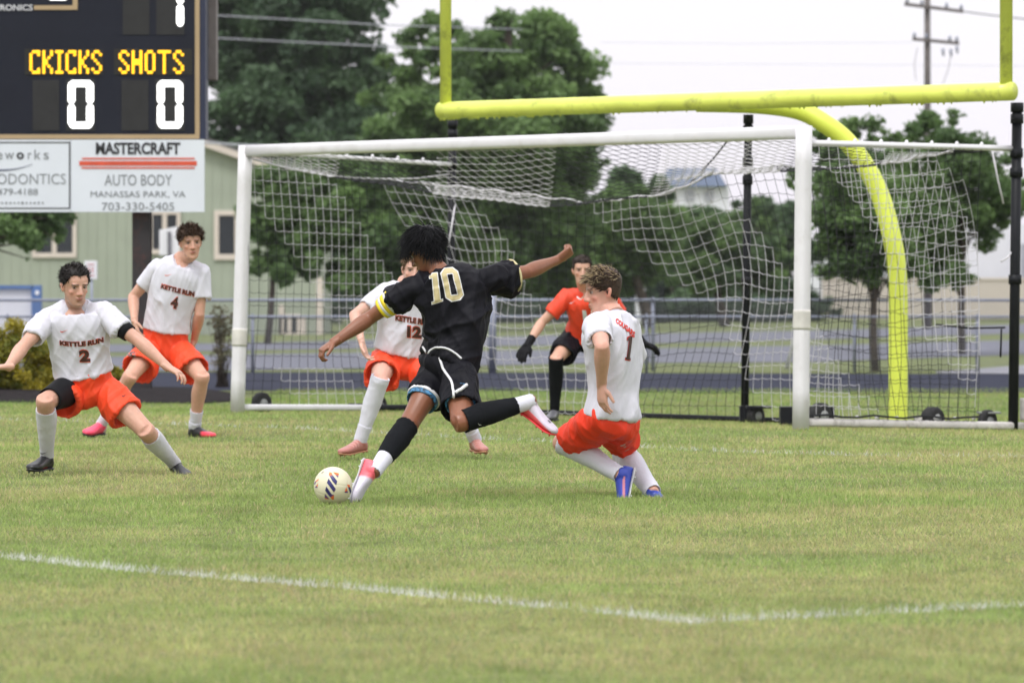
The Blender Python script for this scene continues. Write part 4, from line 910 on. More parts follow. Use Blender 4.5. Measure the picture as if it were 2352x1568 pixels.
def leg_geo(bm, hip, knee, ank, sc=1.0, grow=0.0, th=True, side=None):
    hip, knee, ank = Vector(hip), Vector(knee), Vector(ank); m = (hip + ank) / 2; fw = knee - m
    if fw.length < .05: fw = side
    ax = (ank - knee).normalized(); fw = (fw - ax * fw.dot(ax)).normalized(); g = grow; k = sc
    if th: limb(bm, [hip + (hip - knee).normalized() * .03, hip.lerp(knee, .15), hip.lerp(knee, .45) + fw * .008, hip.lerp(knee, .78) + fw * .004, knee], [.085 * k + g, .088 * k + g, (.076 * k + g, .082 * k + g), (.060 * k + g, .063 * k + g), .056 * k + g], fw)
    ell_w(bm, knee - fw * .008, .050 * k + g)
    limb(bm, [knee - ax * .035, knee + fw * .002, knee.lerp(ank, .12) - fw * .001, knee.lerp(ank, .32) - fw * .013, knee.lerp(ank, .55) - fw * .009, knee.lerp(ank, .82), ank, ank + ax * .03],
         [.052 * k + g, .0575 * k + g, (.052 * k + g, .054 * k + g), (.056 * k + g, .058 * k + g), (.047 * k + g, .049 * k + g), (.035 * k + g, .037 * k + g), (.034 * k + g, .037 * k + g), .033 * k + g], fw)
    return fw
def arm_geo(bm, sh, el, wr, sc=1.0, ref=(0, -1, 0)):
    sh, el, wr = Vector(sh), Vector(el), Vector(wr); k = sc; m = (sh + wr) / 2; fw = m - el
    if fw.length < .03: fw = Vector(ref)
    limb(bm, [sh - (el - sh).normalized() * .02, sh.lerp(el, .08), sh.lerp(el, .3), sh.lerp(el, .6) + fw.normalized() * .004, sh.lerp(el, .88), el], [.048 * k, .056 * k, .053 * k, (.046 * k, .050 * k), .040 * k, .039 * k], fw)
    ax = (wr - el); u, v = frame_of(ax)
    ell_w(bm, el, .039 * k)
    limb(bm, [el - ax.normalized() * .02, el, el.lerp(wr, .18), el.lerp(wr, .42), el.lerp(wr, .75), wr, wr + ax.normalized() * .02], [.038 * k, .0395 * k, (.044 * k, .042 * k), (.040 * k, .038 * k), (.031 * k, .027 * k), (.028 * k, .022 * k), (.027 * k, .020 * k)], fw)
TORSO = [(-.14, .085, .075), (-.06, .150, .105), (.06, .168, .115), (.24, .150, .103), (.45, .158, .108), (.66, .166, .108), (.79, .156, .100), (.865, .124, .082), (.93, .068, .058), (1.02, .054, .054)]
class Body:
    def __init__(b, hl, hr, sl, sr, nk, away, sc=1.0):
        b.hl, b.hr, b.sl, b.sr, b.nk, b.sc = map(lambda q: Vector(q) if not isinstance(q, float) else q, (hl, hr, sl, sr, nk, sc))
        b.away = away; b.p0 = (b.hl + b.hr) / 2; b.ms = (b.sl + b.sr) / 2; b.L = (b.nk - b.p0).length
        b.shw = (b.sr - b.sl).length / 2
    def frame(b, t):
        tt = min(max(t, 0), 1); c0, c1, c2 = b.p0, b.ms, b.nk
        # quadratic through pelvis (0), shoulder line (.84) and neck (1)
        a = c0; m = .84; B = (c1 - a - (c2 - a) * m) / (m * (1 - m)) * 1.0; c = a + (c2 - a) * tt + B * tt * (1 - tt)
        dd = (c2 - a) + B * (1 - 2 * tt); up = dd.normalized()
        if t < 0: c = c0 + (c0 - b.ms).normalized() * (-t) * b.L
        if t > 1: c = c2 + up * (t - 1) * b.L
        s = (b.hr - b.hl).normalized().lerp((b.sr - b.sl).normalized(), min(max((t - .1) / .7, 0), 1)).normalized()
        s = (s - up * s.dot(up)).normalized(); f = s.cross(up); f = -f if b.away else f; return c, s, up, f.normalized()
    def rings(b, tab, grow=0.0, gs=1.0):
        out = []
        for t, w, d in tab:
            c, s, up, f = b.frame(t); k = b.sc; out.append((c, s * (w * k * gs + grow), f * (d * k * gs + grow)))
        return out
def densify(rings, m=3):
    C = catmull([r[0] for r in rings], m); U = catmull([r[1] for r in rings], m); W = catmull([r[2] for r in rings], m); return list(zip(C, U, W))
def folds(amp, dirs, f=14.0, seed=0, fine=.35):
    def fn(v, n):
        d = np.zeros(len(v))
        for k, (dx, wt) in enumerate(dirs):
            ax = np.array(Vector(dx).normalized()); al = v @ ax; per = v - al[:, None] * ax[None]; q = per + ax[None] * al[:, None] * .10
            wp = vn3(v, 5.0, seed + 31 + k) - .5; q = q + wp[:, None] * .05
            r = 1 - np.abs(2 * vn3(q, f, seed + k) - 1); d += wt * (r ** 3.2 - .22)
            r = 1 - np.abs(2 * vn3(q, f * 2.3, seed + 7 + k) - 1); d += wt * fine * (r ** 3 - .22)
        return v + n * (d * amp * (.4 + 1.2 * vn3(v, 4.5, seed + 77)))[:, None]
    return fn
# ---------------- clothing pieces
def make_shirt(B, arms, m, parent, seed, hem=-.10, away=False, amp=.010, loose=1.0, slv=.62, sr_=.072, dirs=None, collar=None, trim=None, vox=.0065, collar_t=.99, cuffr=1.0, nk=(.088, .074, .060, .014), hw=1.0):
    bm = bmesh.new(); g = .016
    hi_ = hem > .12; hw = hw * (.945 if hi_ else 1.0); tab = [(hem, .180 * hw, .134 * hw), (hem + .02, .180 * hw, .134 * hw)] + ([] if hi_ else [(max(.08, hem + .05), .178 * min(1, hw), .130 * min(1, hw))]) + [(.29 if hi_ else .26, .166 * loose, .120 * loose), (.45, .166, .118), (.66, .182, .122), (.79, .184, .122), (.865, .164, .106), (.925, .124, .090)]
    R = B.rings(tab, g * .35); R = densify(R, 3)
    c, s, up, f = B.frame(collar_t - .02); k = B.sc
    dip = lambda fr_: (lambda a: -up * (nk[2] * k * 1.5 * fr_ * max(0.0, math.sin(a)) ** 1.6) + f * (.012 * fr_ * max(0.0, math.sin(a))))
    R[-1] = (*R[-1], dip(.55)); R[-2] = (*R[-2], dip(.25))
    ring_c = (c + f * nk[3], s * nk[0] * k, f * nk[1] * k, dip(1.0))
    c0, u0, v0 = R[0]; lo = (c0 - R[3][0]).normalized()
    R = [(c0 - lo * .05, u0 * .72, v0 * .72), (c0 - lo * .02, u0 * .93, v0 * .93), (c0 + lo * .001, u0 * .965, v0 * .965)] + R
    R += [ring_c, (ring_c[0] - up * .003, ring_c[1] * .93, ring_c[2] * .93, dip(1.0)), (ring_c[0] - up * .025, ring_c[1] * .84, ring_c[2] * .82, dip(1.0))]
    loft(bm, R, 34, True, 2.15)
    sl_end = []
    for (sh, el, wr, fr) in arms:
        sh = Vector(sh); el = Vector(el); d = (el - sh).normalized(); md = B.frame(.78)[0]; inn = sh.lerp(md, .45); fr = fr or slv
        e = sh.lerp(el, fr); u, v = frame_of(d, (0, 0, 1) if abs(d.z) < .8 else (0, 1, 0)); rings = []
        down = Vector((0, 0, -1)); down = down - d * d.dot(down)
        P_ = [inn, sh.lerp(inn, .3), sh + d * .01, sh.lerp(el, fr * .55) + down * .004, e + down * .010]; pts = catmull(P_, 3)
        rr = catmull([Vector((q, 0, 0)) for q in (.062, .069, .070, sr_ * 1.0, sr_ * cuffr)], 3)
        for i, p in enumerate(pts):
            dd = (pts[min(i + 1, len(pts) - 1)] - pts[max(i - 1, 0)]).normalized(); uu = (u - dd * u.dot(dd)).normalized(); vv = dd.cross(uu); q = rr[i].x * k
            rings.append((p, uu * q, vv * q * .88 if True else vv * q))
        open_tube(bm, rings, .045, .80); sl_end.append(rings[-1])
        tc = B.frame(.90)[0]; ts_ = B.frame(.90)[1]; sg_ = 1 if (sh - tc).dot(ts_) > 0 else -1; limb(bm, [tc + ts_ * sg_ * .03, tc.lerp(sh, .42) + B.frame(.9)[2] * .006, sh + B.frame(.8)[2] * .004], [(.050 * k), (.055 * k), (.060 * k)], B.frame(.9)[3])
        q = .066 * k; loft(bm, [(sh - down.normalized() * 0 + Vector((0, 0, q * -math.cos(a_))), Vector((q * math.sin(a_), 0, 0)), Vector((0, q * math.sin(a_), 0))) for a_ in np.linspace(.25, math.pi - .25, 8)], 16)
    base_f = folds(amp * 2.0, dirs or [((0, 0, 1), .8), ((.5, 0, 1), .6)], 10.0, seed)
    me = remesh(bm, vox, 5, base_f); relax(me, 1); o = link('shirt', me, m, parent)
    if collar:
        cm, cr = collar; b2 = bmesh.new(); rc, ru, rv, rf = ring_c; pts = [rc + ru * 1.0 * math.cos(a) + rv * 1.0 * math.sin(a) + rf(a) for a in np.linspace(0, 2 * math.pi, 41)]
        tube(b2, pts, cr, 8, False); link('collar', bm_mesh('collar', b2, True), cm, o)
    if trim:
        for (ec, eu, ev) in sl_end:
            b2 = bmesh.new(); pts = [ec + eu * 1.0 * math.cos(a) + ev * 1.0 * math.sin(a) for a in np.linspace(0, 2 * math.pi, 37)]; tube(b2, pts, trim[1], 8, False); link('cuff', bm_mesh('cuff', b2, True), trim[0], o)
    return o
def make_shorts(B, legs, m, parent, seed, fr=.60, top=.17, amp=.009, r0=.094, r1=.108, vox=.0065, dirs=None, name='shorts'):
    bm = bmesh.new(); k = B.sc
    R = densify(B.rings([(-.17, .09, .09), (-.10, .150, .118), (-.02, .168, .124)] + ([(.08, .160, .116)] if top > .1 else []) + [(top, .152, .110), (top + .03, .146, .104)], .004), 3); loft(bm, R, 30, True, 2.2)
    ends = []
    for hip, knee, ex in legs:
        f_ = ex.get('fr', fr); hip = Vector(hip); knee = Vector(knee); d = (knee - hip).normalized(); e = hip.lerp(knee, f_) + Vector((0, 0, -ex.get('drop', .02))); u, v = frame_of(d, ex.get('ref', (0, -1, 0)))
        R1 = ex.get('r', r1); pts = catmull([hip - d * .05, hip + d * .04, hip.lerp(e, .55), e], 4); rr = catmull([Vector((q, 0, 0)) for q in (r0 * .9, r0, (r0 + R1) / 2, R1)], 4); rings = []
        for i, p in enumerate(pts):
            dd = (pts[min(i + 1, len(pts) - 1)] - pts[max(i - 1, 0)]).normalized(); uu = (u - dd * u.dot(dd)).normalized(); vv = dd.cross(uu); q = rr[i].x * k; rings.append((p, uu * q, vv * q * ex.get('flat', 1.0)))
        if 'cut' in ex:  # slanting hem
            c, uu, vv = rings[-1]; cd = Vector(ex['cut']); rings[-1] = (c, uu + cd * uu.normalized().dot(Vector(ex.get('cdir', (0, 0, -1)))), vv + cd * vv.normalized().dot(Vector(ex.get('cdir', (0, 0, -1)))))
        open_tube(bm, rings, .07, .82, .007, 24); ends.append(rings[-1])
    me = remesh(bm, vox, 5, folds(amp * 2.0, dirs or [((0, 0, 1), .9), ((.6, 0, .8), .5)], 11.0, seed)); o = link(name, me, m, parent); return o, ends
def make_sock(hip, knee, ank, m, parent, sc, f0=.0, f1=1.0, grow=.006, name='sock', bulge=0.0, seed=0, amp=.003, side=None):
    """sock over the shin from fraction f0 to f1 of knee->ankle"""
    hip, knee, ank = Vector(hip), Vector(knee), Vector(ank); fw = knee - (hip + ank) / 2
    if fw.length < .05: fw = Vector(side or (0, -1, 0))
    ax = (ank - knee).normalized(); fw = (fw - ax * fw.dot(ax)).normalized(); F = [-.12, 0, .12, .32, .55, .82, 1.0, 1.08]; Rr = [.060, .0595, .054, .058, .049, .038, .036, .035]; of = [0, .004, -.001, -.013, -.009, 0, 0, 0]
    ts = np.linspace(f0, f1, 12); pts = []; rr = []
    for t in ts:
        pts.append(knee + (ank - knee) * t + fw * float(np.interp(t, F, of)) + fw * bulge * math.exp(-((t - .45) / .25) ** 2)); r = float(np.interp(t, F, Rr)) * sc + grow; rr.append((r, r + bulge * .6 * math.exp(-((t - .45) / .25) ** 2)))
    bm = bmesh.new(); rings = []
    for i, p in enumerate(pts):
        s = ax.cross(fw); rings.append((p, s * rr[i][0], fw * rr[i][1]))
    c, u, v = rings[0]; rings = [(c + ax * .02, u * .80, v * .80), (c + ax * .001, u * .93, v * .93)] + rings; c, u, v = rings[-1]; rings += [(c - ax * .001, u * .93, v * .93), (c - ax * .02, u * .8, v * .8)]
    loft(bm, rings, 22); me = remesh(bm, .0055, 2, folds(amp, [(tuple(Vector((1, 0, 0)).cross(ax)), .7)], 22.0, seed)); return link(name, me, m, parent)
def make_boot(ank, D, up, parent, sc, upper_fn, sole_m, studs=True, L=.275, seed=0, stud_m=None):
    D = Vector(D).normalized(); up = Vector(up); up = (up - D * up.dot(D)).normalized(); s = D.cross(up); ank = Vector(ank); heel = ank - D * .052 * sc - up * .078 * sc; L = L * sc
    tab = [(0.0, .010, .026, .030), (.03, .026, .034, .064), (.12, .032, .036, .080), (.26, .034, .036, .088), (.42, .035, .034, .074), (.58, .040, .040, .058), (.74, .046, .044, .047), (.88, .041, .040, .038), (.96, .028, .026, .028), (1.0, .010, .010, .014)]
    bm = bmesh.new(); rings = []
    for t, w, w2, h in tab: rings.append((heel + D * L * t + up * (h * sc / 2 + .004 + (.012 * sc * max(0, (t - .75) / .25) ** 2)), s * w * sc, up * h * sc / 2))
    loft(bm, densify(rings, 3), 20, True, 2.5); tube(bm, [ank + up * .010, ank - up * .03 + D * .004, heel + D * .07 * sc + up * .04], [.041 * sc, .042 * sc, .034 * sc], 16)
    me = remesh(bm, .005, 2); v = vcos(me); q = v - np.array(heel); tl = q @ np.array(D) / L; hh = q @ np.array(up) / sc; ss = q @ np.array(s) / sc; paint(me, upper_fn(tl, hh, ss)); o = link('boot', me, mat('boot_upper', (1, 1, 1), .38, .06, 20, attr='tint', spec=.5), parent)
    bm = bmesh.new(); rings = []
    for t, w in ((0.0, .012), (.04, .028), (.14, .033), (.30, .028), (.45, .029), (.62, .041), (.78, .045), (.90, .036), (1.0, .012)):
        rings.append((heel + D * L * t + up * (.001 + .012 * sc * max(0, (t - .75) / .25) ** 2), s * (w + .003) * sc, up * .006 * sc))
    loft(bm, densify(rings, 3), 16, True, 2.6); sl = link('sole', bm_mesh('sole', bm, True), sole_m, o)
    if studs:
        for t, w in ((.07, .02), (.07, -.02), (.2, .022), (.2, -.022), (.6, .034), (.6, -.034), (.76, .036), (.76, -.036), (.9, .018), (.9, -.018)):
            bm = bmesh.new(); p = heel + D * L * t + s * w * sc; tube(bm, [p, p - up * .012 * sc], [.006 * sc, .0038 * sc], 8); st = link('stud', bm_mesh('stud', bm, True), stud_m or sole_m, o)
    return o
def decal(name, v2, f, quad, target, m, parent, sag=0.0, off=.0035, maxe=2.5):
    """print laid on a cloth surface: (TL, TR, BR, BL) picture corners cast onto the target mesh"""
    bm = bmesh.new(); vs = [bm.verts.new((a, b, 0)) for a, b in v2]
    for t in f:
        try: bm.faces.new([vs[i] for i in t])
        except ValueError: pass
    bmesh.ops.triangulate(bm, faces=bm.faces[:]); TL, TR, BR, BL = [np.array(q, float) for q in quad]
    W = np.linalg.norm(TR - TL); Hh = np.linalg.norm(BL - TL)
    for _ in range(7):
        es = [e for e in bm.edges if math.hypot((e.verts[0].co.x - e.verts[1].co.x) * W, (e.verts[0].co.y - e.verts[1].co.y) * Hh) > maxe]
        if not es: break
        bmesh.ops.subdivide_edges(bm, edges=es, cuts=1); bmesh.ops.triangulate(bm, faces=bm.faces[:])
    ms = target.data; tree = BVHTree.FromPolygons([v.co[:] for v in ms.vertices], [p.vertices[:] for p in ms.polygons]); o = Vector(CAMP); mw = target.matrix_world; inv = mw.inverted(); bad = []
    for v in bm.verts:
        a, b = v.co.x, v.co.y; b_ = 1 - b; q = (TL * (1 - a) + TR * a) * (1 - b_) + (BL * (1 - a) + BR * a) * b_; q[1] += sag * 4 * a * (1 - a)
        d = Vector(ray(*q)).normalized(); hit = tree.ray_cast(inv @ o, d)
        if hit[0] is None: bad.append(v); continue
        n = hit[1]; n = n if n.dot(d) < 0 else -n; v.co = mw @ (hit[0] + n * off)
    bmesh.ops.delete(bm, geom=bad, context='VERTS')
    ob = link(name, bm_mesh(name, bm, True), m, parent); return ob
TREES = {}
def lettering(s, quad, target, m, parent, bold=.03, sag=0.0, off=.0035, outline=None, name='lettering'):
    if outline is not None:
        v, f = text_tris(s, bold + .035); decal(name + '_outline', v, f, quad, target, outline, parent, sag, off)
        TL, TR, BR, BL = [np.array(q, float) for q in quad]; c = (TL + TR + BR + BL) / 4; quad = [c + (q - c) * np.array([.985, .90]) for q in (TL, TR, BR, BL)]; off += .0015
    v, f = text_tris(s, bold); return decal(name, v, f, quad, target, m, parent, sag, off)
SW_V = np.array([(0, .78), (.10, .38), (.26, .30), (1.0, 1.0), (.30, 0.0), (.08, .05), (0, .35)]); SW_F = [(0, 6, 1), (6, 5, 1), (5, 2, 1), (5, 4, 2), (4, 3, 2)]
def tick(quad, target, m, parent): return decal('tick_mark', SW_V, SW_F, quad, target, m, parent)
def rect_q(x0, x1, y0, y1): return ((x0, y0), (x1, y0), (x1, y1), (x0, y1))
# ---------------- hair
def make_hair(H, parent, m, seed, n=500, L=(.03, .06), w=.0075, flow=(0, 0, 0), curl=.5, lift=.6, grow=.006, line=None, side_len=.5, cap=True, hi=None, hi_m=None, drop=.4, top_z=.16, comb=0.0):
    r = random.Random(seed)
    def hl(y):
        return float(np.interp(y, [-.10, -.06, -.02, .005, .02, .045, .06, .09], [.055, .062, .095, .125, .118, .150, .182, .186])) if line is None else line(y)
    gl = Vector((-H.r.z, -H.f.z, -H.u.z)); V = []; F = []
    if cap:
        nz = 30; na = 40; idx = {}
        for i in range(nz + 1):
            z = .045 + (.238 - .045) * i / nz
            for j in range(na):
                a = 2 * math.pi * j / na; q = skull(z, a, grow * (.5 + .5 * min(1, max(0, (z - hl(skull(z, a)[1])) / .02)))); ok = q[2] > hl(q[1]) - .002
                if z > .236: q = np.array([q[0] * .9, q[1], q[2] + grow])
                idx[i, j] = (len(V), ok); V.append(np.array(H.w(q[0], q[1], q[2] + (grow * .6 if z > .2 else 0))))
        for i in range(nz):
            for j in range(na):
                k = (j + 1) % na; A = [idx[i, j], idx[i, k], idx[i + 1, k], idx[i + 1, j]]
                if all(x[1] for x in A): F.append(tuple(x[0] for x in A))
        ring = [idx[nz, j][0] for j in range(na)]; c = len(V); V.append(np.array(H.w(0, -.008, .246 + grow)))
        for j in range(na): F.append((ring[j], ring[(j + 1) % na], c, c))
    M = [0] * len(F)
    k = 0; tries = 0
    while k < n and tries < n * 30:
        tries += 1; u = r.random(); z = .05 + .188 * (u ** .75); a = r.random() * 2 * math.pi; q = skull(z, a, 0)
        if z < hl(q[1]): continue
        k += 1; up = min(1, max(0, (z - .10) / (top_z - .10))); Ls = (L[0] + (L[1] - L[0]) * r.random()) * (side_len + (1 - side_len) * up)
        nrm = Vector((q[0] * 1.2, q[1] + .01, (z - .12) * 1.1)).normalized(); fl = Vector(flow) + Vector((r.uniform(-1, 1), r.uniform(-1, 1), r.uniform(-1, 1))) * curl
        tg = gl - nrm * nrm.dot(gl); tg = tg.normalized() if tg.length > .05 else Vector((0, 0, 0)); cn = mnoise.noise_vector(Vector(q) * 28 + Vector((seed, 0, 0))) * .5; d = (nrm * lift + fl + tg * comb + cn * (.6 if comb else 0)).normalized(); p = Vector(q); st = 6; pts = []; cv = Vector((r.uniform(-1, 1), r.uniform(-1, 1), r.uniform(-1, 1))) * curl * 1.4
        for i in range(st):
            pts.append(p.copy()); p = p + d * Ls / (st - 1); d = (d + (gl * drop + cv) * .28).normalized()
            # stay outside of the skull
            zz = min(max(p.z, .05), .236); s_ = skull(zz, math.atan2(p.y + .008, p.x), grow * .7); rad = math.hypot(p.x, p.y + .008); rs = math.hypot(s_[0], s_[1] + .008)
            if rad < rs and p.z < .235: kf = rs / max(rad, 1e-4); p.x *= kf; p.y = (p.y + .008) * kf - .008
        b = len(V); ww = w * r.uniform(.6, 1.3)
        for i, pp in enumerate(pts):
            dd = (pts[min(i + 1, st - 1)] - pts[max(i - 1, 0)]).normalized(); uu, vv = frame_of(dd); rr = ww * (1 - (i / (st - 1)) ** 1.5 * .88)
            for an in range(4):
                c_ = pp + (uu * math.cos(an * math.pi / 2) + vv * .55 * math.sin(an * math.pi / 2)) * rr; V.append(np.array(H.w(c_.x, c_.y, c_.z)))
        mi = 1 if (hi and r.random() < hi(z, q)) else 0
        for i in range(st - 1):
            for an in range(4): F.append((b + i * 4 + an, b + i * 4 + (an + 1) % 4, b + (i + 1) * 4 + (an + 1) % 4, b + (i + 1) * 4 + an)); M.append(mi)
    me = bpy.data.meshes.new('hair'); me.from_pydata([tuple(v) for v in V], [], [tuple(dict.fromkeys(f)) for f in F]); me.update(); me.polygons.foreach_set('use_smooth', [True] * len(me.polygons))
    o = link('hair', me, [m, hi_m] if hi_m else [m], parent); me.polygons.foreach_set('material_index', M); return o
def hair_mat(name, c): return mat(name, c, .55, .35, 60, bump=.001, bscale=300, spec=.25)
def skin_cols(me, H, tone, beard=0.0, brow=(.03, .02, .015), lip=(.42, .13, .11), blush=.5, knees=()):
    v = vcos(me); L = H.local(v); n = len(v); c = np.tile(np.array(tone), (n, 1)); mot = vn3(v, 9, 5) - .5
    c *= (1 + .14 * mot)[:, None]; x, y, z = L.T; ax = np.abs(x); fr = (y > .03)
    def g(cx, cy, cz, sx, sy, sz): return np.exp(-(((ax - cx) / sx) ** 2 + ((y - cy) / sy) ** 2 + ((z - cz) / sz) ** 2))
    def mixc(w, col): nonlocal c; w = np.clip(w, 0, 1)[:, None]; c = c * (1 - w) + np.array(col) * w
    red = np.array(tone) * np.array([1.08, .72, .70]); mixc(g(.045, .07, .088, .022, .04, .020) * blush, red); mixc(g(0, .11, .088, .016, .03, .014) * blush, red); mixc(g(.078, -.01, .11, .010, .03, .03) * blush * 1.2, red)
    mixc(g(0, .095, .0615, .0235, .02, .0052) * .85, lip); mixc(g(0, .095, .0500, .020, .02, .0055) * .85, lip); mixc(g(0, .095, .0560, .020, .02, .0020) * .8, np.array(lip) * .35)
    mixc(g(.0065, .10, .0785, .0050, .02, .0035) * .7, np.array(tone) * .3)
    br = np.exp(-((z - (.1455 - np.clip((ax - .030) / .03, -1, 1) ** 2 * .0035)) / .0042) ** 2) * ((ax > .012) & (ax < .052) & fr); mixc(br * .95, brow)
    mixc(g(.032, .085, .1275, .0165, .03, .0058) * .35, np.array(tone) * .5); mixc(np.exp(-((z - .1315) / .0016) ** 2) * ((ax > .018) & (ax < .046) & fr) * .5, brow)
    if beard > 0:
        w = ((z < .075) & (z > -.03) & (y > -.01)) * 1.0; w = w * np.clip((.078 - z) / .02, 0, 1) * (1 - g(0, .095, .056, .024, .04, .009)); mixc(w * beard, np.array(tone) * .33)
    for kp, rad in knees:
        w = np.exp(-((v - np.array(kp)) ** 2).sum(1) / rad ** 2); mixc(w * .22, red)
    paint(me, c); return c
def face_post(H):
    def fn(v, n):
        L = H.local(v); x, y, z = L.T; ax = np.abs(x); d = np.zeros(len(v)); fr = y > .03
        def g(cx, cy, cz, sx, sy, sz): return np.exp(-(((ax - cx) / sx) ** 2 + ((y - cy) / sy) ** 2 + ((z - cz) / sz) ** 2))
        d -= .0085 * g(.032, .08, .1285, .015, .05, .0085); d -= .0025 * g(0, .09, .0565, .02, .03, .0022); d -= .0018 * g(0, .09, .036, .016, .03, .006); d -= .003 * g(.042, .07, .066, .012, .04, .016)
        d -= .004 * g(.078, -.008, .116, .02, .008, .011)
        f = np.array(H.f) * H.sc; return v + f[None] * (d * fr)[:, None] + n * (np.where(fr, 0, d))[:, None]
    return fn
def eyes(H, parent, iris=(.10, .06, .03), gaze=(0, 0)):
    for s in (-1, 1):
        bm = bmesh.new(); c = H.w(s * .032, .0654, .1262); bmesh.ops.create_uvsphere(bm, u_segments=16, v_segments=10, radius=.0118 * H.sc); 
        for v in bm.verts: v.co += c
        o = link('eye', bm_mesh('eye', bm, True), mat('eye_white', (.50, .47, .46), .2, .02), parent)
        bm = bmesh.new(); gd = (H.f + H.r * gaze[0] + H.u * gaze[1]).normalized(); tube(bm, [c + gd * .0102 * H.sc, c + gd * .0122 * H.sc], [.0062 * H.sc, .0050 * H.sc], 12); link('iris', bm_mesh('iris', bm, True), mat('iris_%d' % int(iris[0] * 1000), iris, .1, .02), o)
        # lids
        bm = bmesh.new()
        for zz, r_ in ((.0058, .0028), (-.0062, .0020)):
            pts = []
            for k in range(7):
                t = -1 + 2 * k / 6; pts.append(c + H.vec((t * .0135, .0108 - .005 * t * t, zz * (1 - .75 * t * t)))) 
            tube(bm, pts, [r_ * H.sc * .5] + [r_ * H.sc] * 5 + [r_ * H.sc * .5], 6)
        link('eyelids', bm_mesh('eyelids', bm, True), parent['lid'] if False else LID[0], o)
LID = [None]
m_wcl = mat('white_jersey', (.625, .620, .695), .75, .03, 3, bump=.0012, bscale=90, sheen=.1)
m_sockw = mat('white_sock', (.62, .61, .67), .85, .04, 8, bump=.0015, bscale=220, dirt=(.42, .36, .30), dscale=7, damt=.35)
m_sockc = mat('clean_white_sock', (.64, .64, .72), .85, .03, 8, bump=.0015, bscale=220)
m_or = mat('orange_shorts', (.84, .064, .013), .62, .05, 4, bump=.001, bscale=80); m_orj = mat('orange_keeper_jersey', (.78, .055, .016), .60, .06, 4, bump=.001, bscale=80)
m_bkc = mat('black_jersey', (.006, .006, .0095), .6, .1, 4, bump=.001, bscale=90, spec=.14); m_bks = mat('black_sock', (.008, .009, .011), .9, .15, 8, bump=.0015, bscale=200, spec=.12); m_bkt = mat('black_band', (.007, .007, .009), .7, .1, 8, spec=.15)
m_brn = mat('print_dark_brown', (.050, .016, .010), .6, .05); m_orl = mat('print_orange', (.75, .10, .03), .6, .05); m_redt = mat('print_red', (.62, .035, .02), .6, .05); m_pblk = mat('print_black', (.012, .012, .012), .6, .05)
m_gold = mat('print_gold', (.52, .44, .235), .55, .06, 20); m_pw = mat('print_white', (.68, .68, .70), .55, .03); m_goldt = mat('gold_trim', (.56, .50, .27), .55, .05)
m_soleb = mat('sole_dark', (.02, .02, .022), .5, .1); m_solew = mat('sole_white', (.6, .6, .62), .5, .1); m_solep = mat('sole_pink_red', (.75, .05, .06), .5, .1)
SKB = lambda nm, sub=.12: mat(nm, (1, 1, 1), .48, .05, 40, attr='tint', sub=sub, spec=.4, bump=.0006, bscale=180)
m_skin = SKB('skin'); m_skin_d = mat('skin_brown', (1, 1, 1), .40, .05, 40, attr='tint', sub=.06, spec=.5, bump=.0006, bscale=180)
def lidmat(tone, nm): LID[0] = mat(nm, tuple(np.array(tone) * .42), .5, .05)
def person(loc, label): return thing('person', loc, label, 'person')
def col_boot(a, b=None, fn=None):
    def f(t, h, s):
        c = np.tile(np.array(a), (len(t), 1)).astype(float)
        if b is not None:
            w = np.clip(fn(t, h, s), 0, 1)[:, None]; c = c * (1 - w) + np.array(b) * w
        return c
    return f
import time as _time
